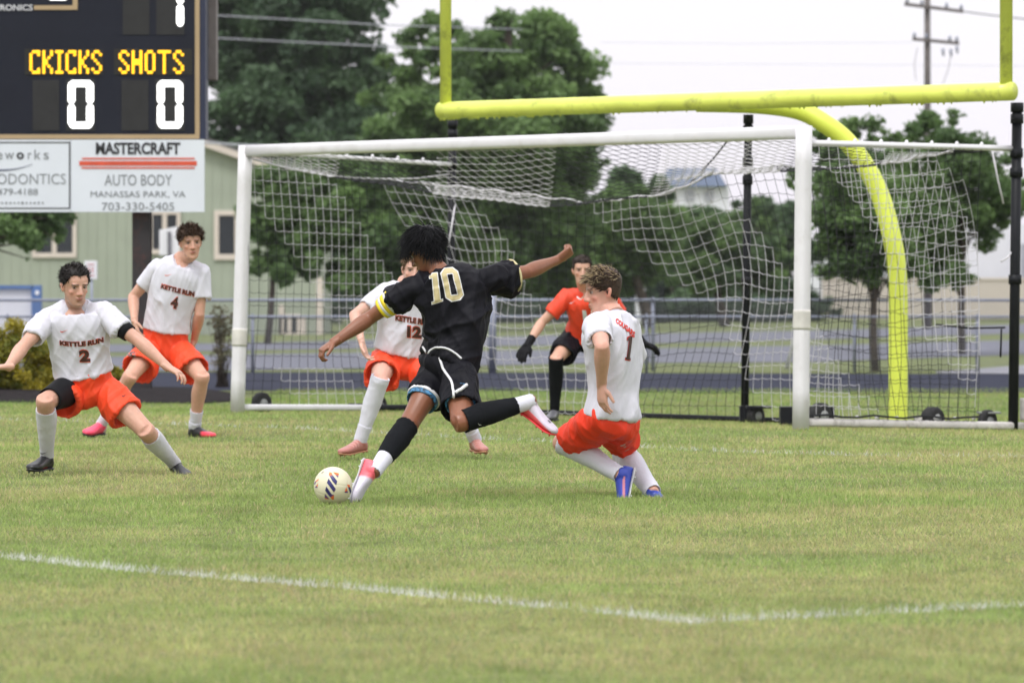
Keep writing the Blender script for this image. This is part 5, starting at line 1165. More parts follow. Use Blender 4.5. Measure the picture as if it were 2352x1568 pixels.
def build_player(D):
    """D: joints in world space plus clothing options"""
    t0 = _time.time(); sc = D['sc']; away = D.get('away', False); tone = D['tone']; base = D['base']
    root = person(base, D['label']); B = Body(D['hl'], D['hr'], D['sl'], D['sr'], D['nk'], away, sc); H = Head(D['hc'], D['hf'], D.get('roll', 0), sc * D.get('hs', 1.0))
    bm = bmesh.new(); loft(bm, densify(B.rings(TORSO), 3), 28, True, 2.15); head_geo(bm, H, B.frame(.97)[0], .056 * sc / 1.0)
    for a in ('l', 'r'):
        sh, el, wr = D['s' + a], D['e' + a], D['w' + a]; arm_geo(bm, sh, el, wr, sc * D.get('armk', 1.0)); ms = B.frame(.80)[0]
        limb(bm, [ms.lerp(sh, .35), ms.lerp(sh, .75), sh], [.056 * sc, .055 * sc, .054 * sc], (0, 0, 1))
        hd = D['hand_' + a]; 
        if not hd.get('glove'): hand(bm, wr, hd['d'], hd['pn'], hd.get('curl', .35), hd.get('spread', .10), hd.get('thumb', 1), sc * 1.02, .0088, hd.get('close', 0))
        hip, kn, an = D['h' + a + 'p'], D['k' + a], D['a' + a]; leg_geo(bm, hip, kn, an, sc, 0, True, Vector(D.get('side', (0, -1, 0))))
        fd = D['f' + a]; d = Vector(fd['d']).normalized(); up = Vector(fd['up']); limb(bm, [an, an + d * .05 - up.normalized() * .03, an + d * .12 - up.normalized() * .045], [.032, .028, .022], up)
    hcc = H.c; wl_, wr_ = D['wl'], D['wr']; me = remesh(bm, D.get('vox', .0048), 3, face_post(H), lambda c_: (c_ - hcc).length > .17 * sc and (c_ - wl_).length > .20 and (c_ - wr_).length > .20); bo = link('body', me, D.get('skin', m_skin), root)
    skin_cols(me, H, tone, D.get('beard', 0), D.get('brow', (.03, .02, .015)), D.get('lip', (.42, .13, .11)), D.get('blush', .5), [(D['kl'], .07), (D['kr'], .07), (D['el'], .045), (D['er'], .045)])
    lidmat(tone, 'eyelid_' + D['key']); 
    if D.get('eyes', True): eyes(H, root, D.get('iris', (.10, .06, .03)), D.get('gaze', (0, 0)))
    h = D['hair']; make_hair(H, root, h.pop('m'), h.pop('seed'), **h)
    arms = [(D['sl'], D['el'], D['wl'], D.get('slf_l')), (D['sr'], D['er'], D['wr'], D.get('slf_r'))]
    shirt = make_shirt(B, arms, D['shirt_m'], root, D['seed'], **D.get('shirt', {}))
    legs = [(D['hlp'], D['kl'], D.get('leg_l', {})), (D['hrp'], D['kr'], D.get('leg_r', {}))]
    shorts, ends = make_shorts(B, legs, D['shorts_m'], root, D['seed'] + 5, **D.get('shorts', {}))
    out = dict(root=root, B=B, H=H, body=bo, shirt=shirt, shorts=shorts, ends=ends, socks=[], boots=[])
    for a in ('l', 'r'):
        for (m, f0, f1, g, kw) in D['sock_' + a]: out['socks'].append(make_sock(D['h' + a + 'p'], D['k' + a], D['a' + a], m, root, sc, f0, f1, g, **kw))
        fd = D['f' + a]; out['boots'].append(make_boot(D['a' + a], fd['d'], fd['up'], root, sc * fd.get('k', 1), D['boot_fn_' + a] if 'boot_fn_' + a in D else D['boot_fn'], D.get('sole_' + a, D['sole']), True, .270, 0))
    print('player', D['key'], len(me.vertices), round(_time.time() - t0, 1)); return out
def L_(D, a, n):
    return D
def chain(D, a, Y, hip, kn, ksg, an, asg, sc, thigh=.43, shin=.42):
    D['h' + a + 'p'] = P(hip[0], hip[1], Y); D['k' + a] = J2(kn[0], kn[1], D['h' + a + 'p'], thigh * sc, ksg); D['a' + a] = J2(an[0], an[1], D['k' + a], shin * sc, asg)
def achain(D, a, sh, Y, el, esg, wr, wsg, sc, ua=.295, fa=.255):
    D['s' + a] = P(sh[0], sh[1], Y); D['e' + a] = J2(el[0], el[1], D['s' + a], ua * sc, esg); D['w' + a] = J2(wr[0], wr[1], D['e' + a], fa * sc, wsg)
V3 = Vector
LIGHT = (.60, .345, .255)
# ------------------------------------------------ number 2, lunging at the left
D = dict(key='two', sc=1.05, tone=(.58, .335, .25), base=onground(P(200, 1000, 29.5).x, 29.5), seed=11, label='player in white jersey number 2 lunging with arms spread at the left')
Y = 29.55; chain(D, 'l', Y, (163, 893), (104, 922), -1, (108, 1047), 1, 1.05); chain(D, 'r', Y, (236, 890), (336, 990), -1, (401, 1064), 1, 1.05)
D['hl'], D['hr'] = D['hlp'], D['hrp']
achain(D, 'l', (112, 732), Y - .10, (52, 797), -1, (19, 842), -1, 1.05); achain(D, 'r', (238, 722), Y - .12, (318, 782), -1, (384, 842), -1, 1.03)
D['nk'] = P(173, 685, Y - .13); D['hc'] = P(172, 655, Y - .20); D['hf'] = (.46, -.84, -.26); D['roll'] = math.radians(2)
D['hand_l'] = dict(d=(-.75, -.50, -.05), pn=(.1, .1, -1), curl=.28, thumb=-1, spread=.12); D['hand_r'] = dict(d=(.80, -.35, -.42), pn=(-.25, .1, -1), curl=.42, thumb=1, spread=.16)

D['fl'] = dict(d=(-.38, -.90, -.04), up=(0, -.1, 1)); D['fr'] = dict(d=(.34, -.93, -.10), up=(-.35, -.1, 1))
bf = col_boot((.018, .018, .021), (.45, .03, .03), lambda t, h, s: ((h < .018) & (t > .35) & (t < .6)) * .8)
D.update(skin=m_skin, shirt_m=m_wcl, shorts_m=m_or, boot_fn=bf, sole=m_soleb, beard=.30, brow=(.025, .018, .014), gaze=(.35, -.25), iris=(.05, .03, .02))
D['hair'] = dict(m=hair_mat('hair_black', (.012, .009, .008)), seed=2, n=1200, L=(.022, .042), w=.0040, flow=(0, -.35, .15), curl=.60, lift=.42, side_len=.8, grow=.010, drop=.25,
                 line=lambda y: float(np.interp(y, [-.10, -.06, -.02, .005, .02, .045, .06, .09], [.060, .070, .100, .130, .128, .160, .196, .200])))
D['shirt'] = dict(hem=.215, amp=.0095, slv=.60, sr_=.072, nk=(.080, .074, .095, .012), collar=(m_wcl, .0045), dirs=[((.5, 0, 1), .7), ((-.6, 0, .7), .7), ((0, 0, 1), .4)])
D['slf_l'] = .66; D['slf_r'] = .56
D['leg_l'] = dict(fr=.36, drop=.05, r=.112, flat=1.0); D['leg_r'] = dict(fr=.54, drop=.02, r=.108)
D['shorts'] = dict(amp=.0085, top=.25, dirs=[((-.5, 0, .8), .8), ((.7, 0, .8), .7), ((0, 0, 1), .3)])
D['sock_l'] = [(m_sockw, .13, 1.04, .006, {})]; D['sock_r'] = [(m_sockw, .14, 1.04, .006, {})]
p2 = build_player(D); r2 = p2['root']
# compression short on the bent leg, band under the sleeve
def thigh_band(D, a, f0, f1, m, parent, name, sc, grow=.008, r=(.088, .066)):
    hip, kn = D['h' + a + 'p'], D['k' + a]; bm = bmesh.new(); n = 8; pts = [hip.lerp(kn, f0 + (f1 - f0) * i / n) for i in range(n + 1)]; rr = [(r[0] + (r[1] - r[0]) * i / n) * sc + grow for i in range(n + 1)]
    d = (kn - hip).normalized(); u, v = frame_of(d); rings = [(p, u * q, v * q) for p, q in zip(pts, rr)]; open_tube(bm, rings, .03, .88, .006, 24); return link(name, bm_mesh(name, bm, True), m, parent)
thigh_band(D, 'l', .30, .86, m_bkt, r2, 'compression_short', 1.05, .006)
def arm_band(D, a, f0, f1, m, parent, name, r=.056, r1=None, n=20):
    sh, el = D['s' + a], D['e' + a]; A = sh.lerp(el, f0); Bb = sh.lerp(el, f1); bm = bmesh.new(); d = (Bb - A).normalized(); u, v = frame_of(d); r1 = r1 or r
    loft(bm, [(A, u * r * .8, v * r * .8), (A, u * r, v * r), (A.lerp(Bb, .5), u * (r + r1) / 2 * 1.01, v * (r + r1) / 2 * 1.01), (Bb, u * r1, v * r1), (Bb, u * r1 * .8, v * r1 * .8)], n); return link(name, bm_mesh(name, bm, True), m, parent)
arm_band(D, 'r', .48, .74, m_bkt, r2, 'arm_band', .061, .055)
sh = p2['shirt']
lettering('KETTLE RUN', ((137, 781), (237, 773), (238, 785.5), (137.5, 792)), sh, m_brn, sh, .045, sag=6.5, outline=m_orl)
lettering('2', ((180.5, 801.5), (206, 801.5), (208, 832), (183, 832)), sh, m_brn, sh, .055, outline=m_orl, name='number')
tick(((139, 757), (157, 757), (156, 763), (139, 763)), sh, m_redt, sh)
lettering('KC', ((119, 861), (139, 859), (141, 866), (121, 868)), p2['shorts'], m_pblk, p2['shorts'], .05, outline=m_pw)
tick(((279, 905), (291, 904), (292, 911), (280, 912)), p2['shorts'], m_pblk, p2['shorts'])
tick(((94, 1037), (109, 1037), (109, 1042), (94, 1042)), p2['socks'][0], m_pblk, p2['socks'][0])
LAST = [p2]

# ------------------------------------------------ number 4, standing behind him
sc = 1.10; Y = 37.75
D = dict(key='four', sc=sc, tone=(.60, .34, .25), base=onground(P(376, 900, Y).x, Y), seed=23, vox=.0056, label='player in white jersey number 4 standing with hands by his thighs')
chain(D, 'l', Y, (352, 795), (298, 866), -1, (234, 972), 1, sc, .45, .47); chain(D, 'r', Y, (406, 798), (464, 866), -1, (447, 980), 1, sc)
D['hl'], D['hr'] = D['hlp'], D['hrp']
achain(D, 'l', (361, 616), Y - .12, (306, 682), 1, (309, 738), -1, sc); achain(D, 'r', (463, 628), Y - .10, (458, 722), 1, (446, 782), 1, sc * .97)
D['nk'] = P(423, 586, Y - .12); D['hc'] = P(438, 556, Y - .20); D['hf'] = (.24, -.95, -.16); D['roll'] = math.radians(3)
D['hand_l'] = dict(d=(.25, -.35, -1), pn=(.9, .4, .1), curl=.40, thumb=1); D['hand_r'] = dict(d=(-.3, .1, -1), pn=(-.9, .2, 0), curl=.5, thumb=1)
D['fl'] = dict(d=(-.45, -.88, -.05), up=(.3, 0, 1)); D['fr'] = dict(d=(.72, -.68, -.02), up=(0, 0, 1))
bf4 = col_boot((.022, .022, .026), (.80, .05, .09), lambda t, h, s: np.clip((t - .55) / .1, 0, 1) * (h < .05) + 0 * t)
D.update(shirt_m=m_wcl, shorts_m=m_or, boot_fn=bf4, boot_fn_l=col_boot((.80, .06, .13), (.6, .6, .6), lambda t, h, s: (t < .2) * .8), sole=m_soleb, brow=(.10, .06, .04), gaze=(-.1, -.1), iris=(.08, .09, .10))
D['hair'] = dict(m=hair_mat('hair_brown', (.058, .034, .021)), seed=4, n=1100, L=(.032, .055), w=.0055, flow=(.1, .35, .15), curl=.45, lift=.42, side_len=.55, grow=.013, drop=.45,
                 line=lambda y: float(np.interp(y, [-.10, -.06, -.02, .005, .02, .045, .06, .09], [.065, .075, .105, .135, .130, .150, .178, .182])))
D['shirt'] = dict(hem=.20, amp=.008, slv=.60, sr_=.072, nk=(.080, .070, .045, .010), collar=(m_wcl, .0045), dirs=[((.3, 0, 1), .8), ((-.5, 0, .8), .5)], vox=.0075)
D['leg_l'] = dict(fr=.62, drop=.03, r=.128); D['leg_r'] = dict(fr=.66, drop=.03, r=.122)
D['shorts'] = dict(amp=.0085, top=.25, dirs=[((-.3, 0, .9), .8), ((.4, 0, .9), .7)], vox=.0075)
D['sock_l'] = [(m_sockc, .45, 1.04, .006, {})]; D['sock_r'] = [(m_sockc, .66, 1.04, .007, {}), (m_sockc, .88, 1.0, .012, {})]
p4 = build_player(D); LAST.append(p4); sh = p4['shirt']
lettering('KETTLE RUN', ((371.5, 650.5), (447, 669.5), (445.5, 682), (368.5, 661.5)), sh, m_brn, sh, .045, sag=1.0, outline=m_orl)
lettering('4', ((396, 681), (411, 681), (407, 711), (389, 706)), sh, m_brn, sh, .055, outline=m_orl, name='number')
tick(((379, 629), (396, 629.5), (395.5, 633.5), (379, 633.5)), sh, m_orl, sh)
lettering('KC', ((288, 808), (311, 808), (311, 818), (288, 818)), p4['shorts'], m_pblk, p4['shorts'], .05, outline=m_pw)
tick(((460, 809), (469, 811), (469, 815), (460, 814)), p4['shorts'], m_pblk, p4['shorts'])

# ------------------------------------------------ number 12, half hidden behind the kicker
sc = 1.04; Y = 32.6
D = dict(key='twelve', sc=sc, tone=(.62, .37, .29), base=onground(P(930, 900, Y).x, Y), seed=37, vox=.0055, label='player in white jersey number 12 mostly hidden behind the kicking player in black')
chain(D, 'l', Y, (884, 830), (871, 876), -1, (828, 1010), 1, sc, .40, .42); chain(D, 'r', Y, (944, 834), (1045, 905), -1, (1091, 1008), 1, sc, .42, .41)
D['hl'], D['hr'] = D['hlp'], D['hrp']
achain(D, 'l', (887, 672), Y - .12, (815, 724), -1, (831, 786), -1, sc); achain(D, 'r', (986, 678), Y - .10, (1012, 745), 1, (1005, 800), -1, sc)
D['nk'] = P(937, 645, Y - .13); D['hc'] = P(952, 620, Y - .19); D['hf'] = (.05, -.98, -.15); D['roll'] = math.radians(-6)
D['hand_l'] = dict(d=(.30, -.2, -1), pn=(.8, -.3, .1), curl=.45, thumb=1); D['hand_r'] = dict(d=(-.2, -.2, -1), pn=(-.9, .2, 0), curl=.4, thumb=-1)
D['fl'] = dict(d=(-.62, -.75, -.10), up=(0, 0, 1)); D['fr'] = dict(d=(.30, -.95, -.06), up=(0, 0, 1))
D.update(shirt_m=m_wcl, shorts_m=m_or, boot_fn=col_boot((.42, .165, .140), (.55, .28, .24), lambda t, h, s: ((t * 30).astype(int) % 3 == 0) * (t > .35) * (t < .62) * (h > .04)), sole=mat('sole_tan_pink', (.45, .22, .12), .5), brow=(.16, .10, .06), gaze=(0, 0), iris=(.08, .07, .06))
D['hair'] = dict(m=hair_mat('hair_light_brown', (.17, .105, .06)), seed=6, n=420, L=(.025, .045), w=.0080, flow=(0, .1, .1), curl=.5, lift=.45, side_len=.5, grow=.009, drop=.3)
D['shirt'] = dict(hem=.13, amp=.0085, slv=.66, sr_=.072, collar=(m_wcl, .0045), dirs=[((.3, 0, 1), .8), ((.6, 0, .7), .6)], vox=.0075)
D['leg_l'] = dict(fr=.55, drop=.025, r=.118); D['leg_r'] = dict(fr=.60, drop=.04, r=.118)
D['shorts'] = dict(amp=.0085, top=.17, dirs=[((-.4, 0, .9), .8), ((.6, 0, .8), .7)], vox=.0075)
D['sock_l'] = [(m_sockc, -.09, .90, .006, {}), (m_sockc, .74, 1.04, .010, {})]; D['sock_r'] = [(m_sockc, -.05, .95, .006, {}), (m_sockc, .80, 1.04, .010, {})]
p12 = build_player(D); LAST.append(p12); sh = p12['shirt']
lettering('KETTLE RUN', ((908, 722), (990, 735), (988, 749), (908, 736)), sh, m_brn, sh, .045, outline=m_orl)
lettering('12', ((935, 746), (968, 749), (968, 778), (934, 775)), sh, m_brn, sh, .055, outline=m_orl, name='number')
lettering('KC', ((860, 834), (884, 834), (884, 842), (860, 842)), p12['shorts'], m_pblk, p12['shorts'], .05, outline=m_pw)
tick(((818, 994), (837, 995), (837, 1000), (818, 999)), p12['socks'][0], m_pblk, p12['socks'][0])

# ------------------------------------------------ goalkeeper
sc = 1.04; Y = 41.3
D = dict(key='keeper', sc=sc, tone=(.58, .34, .25), base=onground(P(1340, 900, Y).x, Y), seed=41, vox=.0058, label='goalkeeper in orange jersey with black shorts and black gloves crouching in the goal')
chain(D, 'l', Y, (1318, 772), (1277, 826), -1, (1274, 942), 1, sc, .42, .47); chain(D, 'r', Y, (1366, 774), (1398, 842), -1, (1404, 946), 1, sc, .42, .45)
D['hl'], D['hr'] = D['hlp'], D['hrp']
achain(D, 'l', (1303, 683), Y - .22, (1244, 741), -1, (1213, 790), -1, sc); achain(D, 'r', (1394, 683), Y - .22, (1440, 742), 1, (1478, 789), -1, sc)
D['nk'] = P(1342, 662, Y - .24); D['hc'] = P(1337, 620, Y - .32); D['hf'] = (.06, -.99, -.12); D['roll'] = 0
D['hand_l'] = dict(glove=1, d=(-.55, -.3, -.85)); D['hand_r'] = dict(glove=1, d=(.9, -.1, -.35))
D['fl'] = dict(d=(-.25, -.96, -.02), up=(0, 0, 1)); D['fr'] = dict(d=(.3, -.95, -.02), up=(0, 0, 1))
D.update(shirt_m=m_orj, shorts_m=m_bkc, boot_fn=col_boot((.12, .12, .135)), sole=m_soleb, brow=(.05, .03, .02), gaze=(-.2, 0), iris=(.05, .04, .03))
D['hair'] = dict(m=hair_mat('hair_dark_brown', (.028, .018, .014)), seed=8, n=420, L=(.010, .022), w=.0065, flow=(0, .1, .4), curl=.3, lift=.8, side_len=.3, grow=.007, drop=.05)
D['shirt'] = dict(hem=.06, amp=.008, slv=.64, sr_=.074, collar=(m_pw, .008), dirs=[((.3, 0, 1), .8), ((-.4, 0, .8), .5)], vox=.0075)
D['leg_l'] = dict(fr=.66, drop=.03, r=.110); D['leg_r'] = dict(fr=.66, drop=.03, r=.110)
D['shorts'] = dict(amp=.007, top=.12, vox=.0075)
D['sock_l'] = [(m_bks, -.06, 1.04, .006, {})]; D['sock_r'] = [(m_bks, -.06, 1.04, .006, {})]
pk = build_player(D); LAST.append(pk)
for a, pn, th, cu in (('l', (.5, .6, -.2), 1, .30), ('r', (-.1, -.3, -1), -1, .35)):
    bm = bmesh.new(); d = Vector(D['hand_' + a]['d']).normalized(); wr = D['w' + a]; el = D['e' + a]; ax = (wr - el).normalized()
    limb(bm, [wr - ax * .085, wr - ax * .05, wr, wr + d * .03], [.040, .040, .036, .036], pn); hand(bm, wr, d, pn, cu, .14, th, 1.12, .0125, .1, True)
    g = remesh(bm, .006, 3); link('glove', g, m_bkt, pk['root'])
tick(((1309, 692.5), (1323, 690), (1322, 695), (1309, 698)), pk['shirt'], m_pw, pk['shirt'])
lettering('1', ((1337, 712), (1346, 712), (1350, 742), (1341, 742)), pk['shirt'], m_pw, pk['shirt'], .06, name='number')

# ------------------------------------------------ number 1, right, seen from behind
sc = 1.06; Y = 26.0
D = dict(key='one', away=True, sc=sc, tone=(.62, .345, .265), base=onground(P(1400, 1100, Y).x, Y), seed=53, label='player in white jersey number 1 and blue boots crouching with his back turned')
D['hlp'] = P(1390, 958, Y - .08); D['hrp'] = P(1420, 962, Y + .08)
D['kl'] = J2(1293, 1014, D['hlp'], .43 * sc, 1); D['al'] = J2(1420, 1087, D['kl'], .42 * sc, -1)
D['kr'] = J2(1430, 1038, D['hrp'], .42 * sc, 1); D['ar'] = J2(1498, 1127, D['kr'], .41 * sc, -1)
D['hl'], D['hr'] = D['hlp'], D['hrp']
D['sl'] = P(1373, 746, Y - .16); D['el'] = J2(1383, 797, D['sl'], .295 * sc, -1); D['wl'] = J2(1382, 884, D['el'], .25 * sc, 1)
D['sr'] = P(1438, 752, Y + .15); D['er'] = J2(1455, 822, D['sr'], .28 * sc, 1); D['wr'] = J2(1430, 850, D['er'], .25 * sc, 1)
D['nk'] = P(1401, 706, Y + .0); D['hc'] = P(1386, 668, Y + .02); D['hf'] = (-.96, -.16, -.20); D['roll'] = math.radians(0)
D['hand_l'] = dict(d=(.05, .1, -1), pn=(.7, .5, 0), curl=.32, thumb=1, spread=.08); D['hand_r'] = dict(d=(-1, .3, 0), pn=(0, 0, -1), curl=.4, thumb=-1)
D['fl'] = dict(d=(.10, .35, -.95), up=(-.90, -.15, -.12)); D['fr'] = dict(d=(.75, .45, -.25), up=(.2, .1, 1))
D['fl'] = dict(d=(-.20, -.30, -.93), up=(-.93, -.20, .25)); D['fr'] = dict(d=(.72, -.62, -.25), up=(.2, -.1, 1))
bl_ = col_boot((.030, .060, .42), (.62, .22, .30), lambda t, h, s: (np.abs(h - .045 + .05 * (t - .4)) < .006) * (t > .25) * (t < .8))
D.update(skin=m_skin, shirt_m=m_wcl, shorts_m=mat('orange_red_shorts', (.78, .038, .008), .62, .05, 4, bump=.001, bscale=80), boot_fn=bl_, sole=m_solew, brow=(.07, .045, .03), gaze=(0, -.1), iris=(.06, .05, .05), blush=.9)
D['hair'] = dict(m=hair_mat('hair_ash_brown', (.052, .032, .022)), seed=12, n=1900, L=(.030, .056), w=.0040, flow=(0, .75, .10), curl=.34, lift=.42, side_len=.25, grow=.012, drop=.40, hi=lambda z, q: .60 if z > .195 else (.30 if z > .165 else 0), hi_m=hair_mat('hair_blond_streak', (.50, .39, .24)), top_z=.185,
                 line=lambda y: float(np.interp(y, [-.10, -.06, -.02, .005, .02, .045, .06, .09], [.045, .050, .085, .130, .118, .150, .178, .180])))
D['shirt'] = dict(hem=.015, amp=.0085, slv=.55, sr_=.066, nk=(.066, .062, .004, .0), hw=.97, collar=(m_wcl, .005), dirs=[((.25, 0, 1), .9), ((.5, 0, .8), .5)], loose=.94)
D['slf_l'] = .62; D['slf_r'] = .9
D['leg_l'] = dict(fr=.80, drop=.015, r=.088); D['leg_r'] = dict(fr=.70, drop=-.01, r=.084)
D['shorts'] = dict(amp=.008, top=.04, r0=.095, dirs=[((.3, 0, .9), .8), ((-.6, 0, .6), .7)])
D['sock_l'] = [(m_sockc, .02, 1.04, .010, {})]; D['sock_r'] = [(m_sockc, .02, 1.04, .011, {})]
p1 = build_player(D); LAST.append(p1); sh = p1['shirt']
lettering('COUGARS', ((1415, 730), (1458, 763), (1456, 777), (1413.5, 741)), sh, m_redt, sh, .05, sag=-1.5)
ONE = np.array([(.0, .80), (.0, .93), (.45, 1.0), (.85, 1.0), (.85, .10), (1.0, .10), (1.0, 0), (.1, 0), (.1, .10), (.35, .10), (.35, .83)])
ONE_F = [tuple(range(11))]
decal('number_outline', ONE, ONE_F, ((1440, 770), (1454, 771), (1447, 829), (1433, 826)), sh, m_redt, sh); decal('number', ONE, ONE_F, ((1441.2, 772), (1453, 773), (1446, 827.3), (1434.2, 824.6)), sh, m_brn, sh, 0, .0055)

# ------------------------------------------------ number 10, the kicker
sc = 1.03; Y = 26.0
D = dict(key='ten', away=True, sc=sc, tone=(.235, .092, .048), base=onground(P(1020, 1100, Y).x, Y), seed=61, label='player in black jersey number 10 with yellow armband striking the ball, arms flung wide')
D['hlp'] = P(1008, 852, Y + .07); D['hrp'] = P(1056, 850, Y - .07)
D['kl'] = J2(940, 972, D['hlp'], .42 * sc, -1); D['al'] = J2(862, 1080, D['kl'], .41 * sc, -1)
D['kr'] = J2(1058, 968, D['hrp'], .42 * sc, -1); D['ar'] = J2(1218, 922, D['kr'], .42 * sc, 1)
D['hl'] = P(990, 845, Y + .06); D['hr'] = P(1064, 845, Y - .06)
D['sl'] = P(946, 662, Y); D['el'] = J2(848, 731, D['sl'], .30 * sc, 1); D['wl'] = J2(769, 785, D['el'], .255 * sc, -1)
D['sr'] = P(1104, 645, Y + .05); D['er'] = J2(1212, 624, D['sr'], .30 * sc, 1); D['wr'] = J2(1281, 597, D['er'], .255 * sc, 1)
D['nk'] = P(1004, 618, Y + .03); D['hc'] = P(977, 576, Y + .07); D['hf'] = (-.76, .36, -.54); D['roll'] = math.radians(0)
D['hand_l'] = dict(d=(-.84, -.25, -.55), pn=(.35, .2, -.9), curl=.85, thumb=1, spread=.08); D['hand_r'] = dict(d=(.80, .1, .55), pn=(-.4, .5, .6), curl=1.25, thumb=-1, close=.8, spread=.02)
D['fl'] = dict(d=(-.42, -.42, -.86), up=(-.86, .10, .38)); D['fl'] = dict(d=(-.30, -.35, -.90), up=(.88, -.30, -.10)); D['fr'] = dict(d=(.72, -.2, -.52), up=(.45, -.3, .80))
def b10(t, h, s):
    c = np.tile(np.array((.62, .56, .66)), (len(t), 1)); w = np.clip((.020 + .040 * (1 - t) - h) / .006, 0, 1)[:, None] * (t[:, None] < .9); c = c * (1 - w) + np.array((.80, .10, .12)) * w
    w2 = ((t > .70) & (t < .78) & (np.abs(s) < .012) & (h > .03))[:, None] * .9; c = c * (1 - w2) + np.array((.03, .03, .04)) * w2; return c
def b10l(t, h, s):
    c = np.tile(np.array((.60, .57, .68)), (len(t), 1)); w = np.clip((.42 - t) / .05, 0, 1)[:, None]; c = c * (1 - w) + np.array((.84, .14, .18)) * w; w2 = ((t > .86) & (np.abs(s) < .012) & (h > .02))[:, None] * .9; return c * (1 - w2) + np.array((.03, .03, .04)) * w2
D.update(skin=m_skin_d, shirt_m=m_bkc, shorts_m=m_bkc, boot_fn=b10, boot_fn_l=b10l, sole=m_solep, sole_l=m_solew, brow=(.012, .010, .010), lip=(.20, .06, .05), blush=.15, eyes=True, iris=(.02, .012, .01))
D['hair'] = dict(m=hair_mat('hair_jet_black', (.006, .006, .008)), seed=14, n=2600, L=(.045, .098), w=.0042, flow=(0, -.05, .0), curl=.16, lift=.36, side_len=.75, grow=.020, drop=.85, comb=.55, top_z=.17,
                 line=lambda y: float(np.interp(y, [-.12, -.06, -.02, .0, .02, .045, .06, .09], [.015, .030, .070, .135, .140, .155, .178, .175])))
D['shirt'] = dict(hem=.06, amp=.012, slv=.62, sr_=.088, nk=(.064, .060, .004, .0), collar=(m_bkc, .006), trim=None, dirs=[((.25, 0, 1), .8), ((.8, 0, .35), .7), ((-.5, 0, .8), .5)], loose=.90, hw=.90)
D['slf_l'] = .46; D['slf_r'] = .66
D['leg_l'] = dict(fr=.50, drop=.0, r=.098); D['leg_r'] = dict(fr=.66, drop=.03, r=.112)
D['shorts'] = dict(amp=.008, top=.10, dirs=[((.2, 0, .9), .8), ((-.4, 0, .8), .7)])
D['sock_l'] = [(m_bks, .06, .72, .008, dict(bulge=.004)), (m_sockc, .68, 1.05, .005, {})]; D['sock_r'] = [(m_bks, .03, .80, .008, dict(bulge=.006)), (m_sockc, .74, 1.05, .006, {})]
p10 = build_player(D); LAST.append(p10); sh = p10['shirt']; r10 = p10['root']; so = p10['shorts']
TEN1 = np.array([(.0, .93), (.0, .82), (.22, .82), (.22, .10), (.0, .10), (.0, 0), (1.0, 0), (1.0, .10), (.80, .10), (.80, 1.0), (.30, 1.0), (.16, .93)]); q1 = ((985, 628), (1011, 625), (1018, 692), (992, 700))
def grow_poly(v, c, k): return c + (v - c) * k
def num(vp, fp, q, outl, body, shrink):
    decal('number_outline', vp, fp, q, sh, outl, sh, 0, .003)
OCT = lambda x0, x1, y0, y1, cx, cy: [(x0 + cx, y0), (x1 - cx, y0), (x1, y0 + cy), (x1, y1 - cy), (x1 - cx, y1), (x0 + cx, y1), (x0, y1 - cy), (x0, y0 + cy)]
def ringpoly(o, i):
    v = np.array(o + i); n = len(o); return v, [(k, (k + 1) % n, n + (k + 1) % n, n + k) for k in range(n)]
decal('number_outline', TEN1, [(0, 1, 2, 9, 10, 11), (2, 3, 8, 9), (3, 4, 5, 6, 7, 8)], q1, sh, m_pw, sh, 0, .003)
T2 = np.array([(.07, .915), (.07, .845), (.29, .845), (.29, .075), (.07, .075), (.07, .022), (.93, .022), (.93, .075), (.73, .075), (.73, .975), (.36, .975), (.20, .915)])
decal('number', T2, [(0, 1, 2, 9, 10, 11), (2, 3, 8, 9), (3, 4, 5, 6, 7, 8)], q1, sh, m_gold, sh, 0, .0045)
q0 = ((1009, 617), (1050, 613), (1068, 688), (1026, 695))
v, f = ringpoly(OCT(0, 1, 0, 1, .26, .14), OCT(.36, .64, .20, .80, .02, .01)); decal('number_outline', v, f, q0, sh, m_pw, sh, 0, .003)
v, f = ringpoly(OCT(.055, .945, .028, .972, .24, .125), OCT(.325, .675, .175, .825, .03, .015)); decal('number', v, f, q0, sh, m_gold, sh, 0, .0045)
# armband in five rings
for k, (a, b) in enumerate(((.40, .455), (.455, .51), (.51, .585), (.585, .64), (.64, .70))):
    arm_band(D, 'l', a, b, mat('armband_yellow', (.80, .62, .02), .5, .04) if k % 2 == 0 else m_pw, r10, 'armband_stripe', (.076, .073, .070, .067, .064)[k], (.073, .070, .067, .064, .060)[k], 28)
ab = [c for c in r10.children if c.name.startswith('armband_stripe')][2]
lettering('CAPTAIN', ((889, 680), (903, 705), (899, 708), (885, 683)), ab, m_pblk, ab, .03, off=.002)
# gold trim on right cuff, white piping on shirt hem and shorts, patterned undershorts
def surf_line(name, pix, target, m, parent, r, lift=.003):
    ms = target.data; tree = BVHTree.FromPolygons([v.co[:] for v in ms.vertices], [p.vertices[:] for p in ms.polygons]); pts = []
    pp = catmull([Vector((a, b, 0)) for a, b in pix], 8)
    for q in pp:
        hit = tree.ray_cast(Vector(CAMP), Vector(ray(q.x, q.y)).normalized())
        if hit[0] is not None:
            n = hit[1]; n = n if n.dot(Vector(ray(q.x, q.y))) < 0 else -n; pts.append(hit[0] + n * lift)
    if len(pts) > 2:
        bm = bmesh.new(); tube(bm, pts, r, 8); return link(name, bm_mesh(name, bm, True), m, parent)
surf_line('white_piping', [(1010, 822), (1020, 850), (1036, 875), (1042, 900), (1043, 918)], so, m_pw, so, .0075)
surf_line('white_piping', [(1046, 902), (1060, 893), (1072, 884)], so, m_pw, so, .010)
surf_line('white_hem', [(981, 822), (988, 806), (1005, 798), (1024, 800), (1044, 810), (1060, 824)], sh, m_pw, sh, .006)
